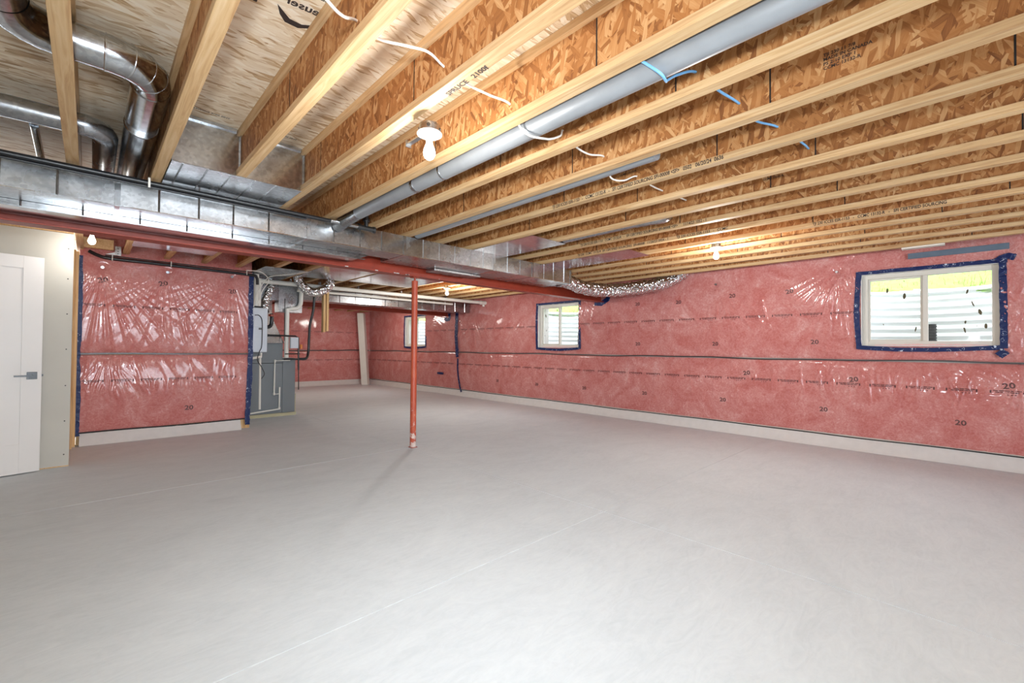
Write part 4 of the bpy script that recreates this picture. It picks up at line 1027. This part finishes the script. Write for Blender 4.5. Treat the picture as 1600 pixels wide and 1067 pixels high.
# ------------------------------------------------------------------ lamps
def lamp(i, label, tilt=None, box=True):
    x, y, z = BULBS[i]
    t = thing('bulb_holder', label, 'ceiling light', (x, y, z+0.10), 'bare bulb ceiling lights')
    zt = z+0.065
    if i == 0:
        part(MB().tube([(x, y, zt-0.002), (x, y, zt+0.045)], 0.052, 8), 'junction_box', 'galv', t)
        mb = MB(); 
        for a in range(4): mb.tube([(x+0.052*math.cos(a*1.57+0.9), y+0.052*math.sin(a*1.57+0.9), zt+0.025), (x+0.0545*math.cos(a*1.57+0.9), y+0.0545*math.sin(a*1.57+0.9), zt+0.025)], 0.009, 8)
        part(mb, 'knockout', 'dark_metal', t)
        part(MB().box(x-0.012, x+0.012, y+0.05, y+0.20, zt+0.012, zt+0.020).box(x-0.016, x+0.016, y+0.197, y+0.203, zt, zt+0.035), 'bar_hanger', 'galv', t)
    else:
        part(MB().tube([(x, y, zt-0.002), (x, y, ZJ+0.03)], 0.05, 8), 'junction_box', 'galv', t)
    part(MB().lathe([(0.0, -0.022), (0.026, -0.022), (0.034, -0.014), (0.052, -0.006), (0.062, 0.0), (0.062, 0.006), (0.0, 0.006)], (x, y, zt-0.002), 28), 'lamp_holder', 'porcelain', t)
    part(MB().lathe([(0.0, -0.118), (0.012, -0.116), (0.022, -0.108), (0.029, -0.094), (0.030, -0.080), (0.026, -0.062), (0.018, -0.042), (0.014, -0.022), (0.013, -0.010)], (x, y, zt-0.010), 24), 'bulb', 'bulb', t)
    return t
lamp(0, 'bare lit bulb in a white holder on the side of the near joist, upper middle')
lamp(1, 'bare lit bulb below the joists near the long pink wall')
lamp(2, 'bare lit bulb behind the red beam, right of the red post')
lamp(3, 'bare lit bulb glowing above the drywall partition at far left')
# bulbs glow from their own lamps: the glass must not block them
# ------------------------------------------------------------------ cables through the joists
def cable(name, label, pts, r, mat):
    t = thing(name, label, 'cable', pts[0]); part(MB().tube(curve(pts, 6), r, 8), 'wire', mat, t); return t
pts = [(-0.096, 1.20, 2.43), (0.31, 1.25, 2.30), (0.50, 1.369, 2.285), (0.60, 1.467, 2.33), (0.717, 1.61, 2.45), (0.82, 1.645, 2.452), (0.93, 1.60, 2.452), (1.03, 1.601, 2.475), (1.124, 1.615, 2.458),
       (1.26, 1.627, 2.446), (1.40, 1.628, 2.452), (1.53, 1.613, 2.449), (1.57, 1.585, 2.34), (1.60, 1.545, 2.292), (1.67, 1.515, 2.290), (1.75, 1.53, 2.32), (1.86, 1.558, 2.385), (1.937, 1.602, 2.455),
       (2.05, 1.60, 2.40), (2.20, 1.612, 2.405), (2.343, 1.60, 2.43), (2.45, 1.643, 2.379), (2.52, 1.652, 2.35), (2.62, 1.628, 2.362), (2.749, 1.602, 2.42), (2.90, 1.58, 2.39), (3.156, 1.62, 2.425), (3.56, 1.62, 2.45)]
cable('white_cable', 'white electric cable threading through the joists past the nearest bulb', pts, 0.0055, 'cable_white')
pts = [(1.54, 0.98, 2.44), (1.572, 0.90, 2.36), (1.60, 0.835, 2.294), (1.66, 0.84, 2.291), (1.72, 0.865, 2.33), (1.83, 0.869, 2.405), (1.936, 0.836, 2.447), (2.10, 0.806, 2.424), (2.343, 0.792, 2.448), (2.50, 0.768, 2.413), (2.749, 0.729, 2.453), (2.95, 0.66, 2.41), (3.156, 0.67, 2.443), (3.4, 0.66, 2.44)]
cable('blue_cable', 'blue cable threading through the joists right of the grey duct', pts, 0.006, 'cable_blue')
# unseen glazed door, made up to go round the added rear fill light
dr = thing('fill_door', 'made-up glazed door framing the added fill light behind the camera', None, kind='structure')
for a, b in ((-0.55, 1.20), (1.20, 2.95)):
    mb = MB()
    for q in ((a, a+0.07, 0, 2.28), (b-0.07, b, 0, 2.28), (a+0.07, b-0.07, 0, 0.10), (a+0.07, b-0.07, 2.20, 2.28)): mb.box(q[0], q[1], -4.56, -4.50, q[2], q[3])
    part(mb, 'door_frame', 'vinyl', dr)
    part(MB().box(a+0.07, b-0.07, -4.534, -4.530, 0.10, 2.20), 'pane', 'glass', dr)
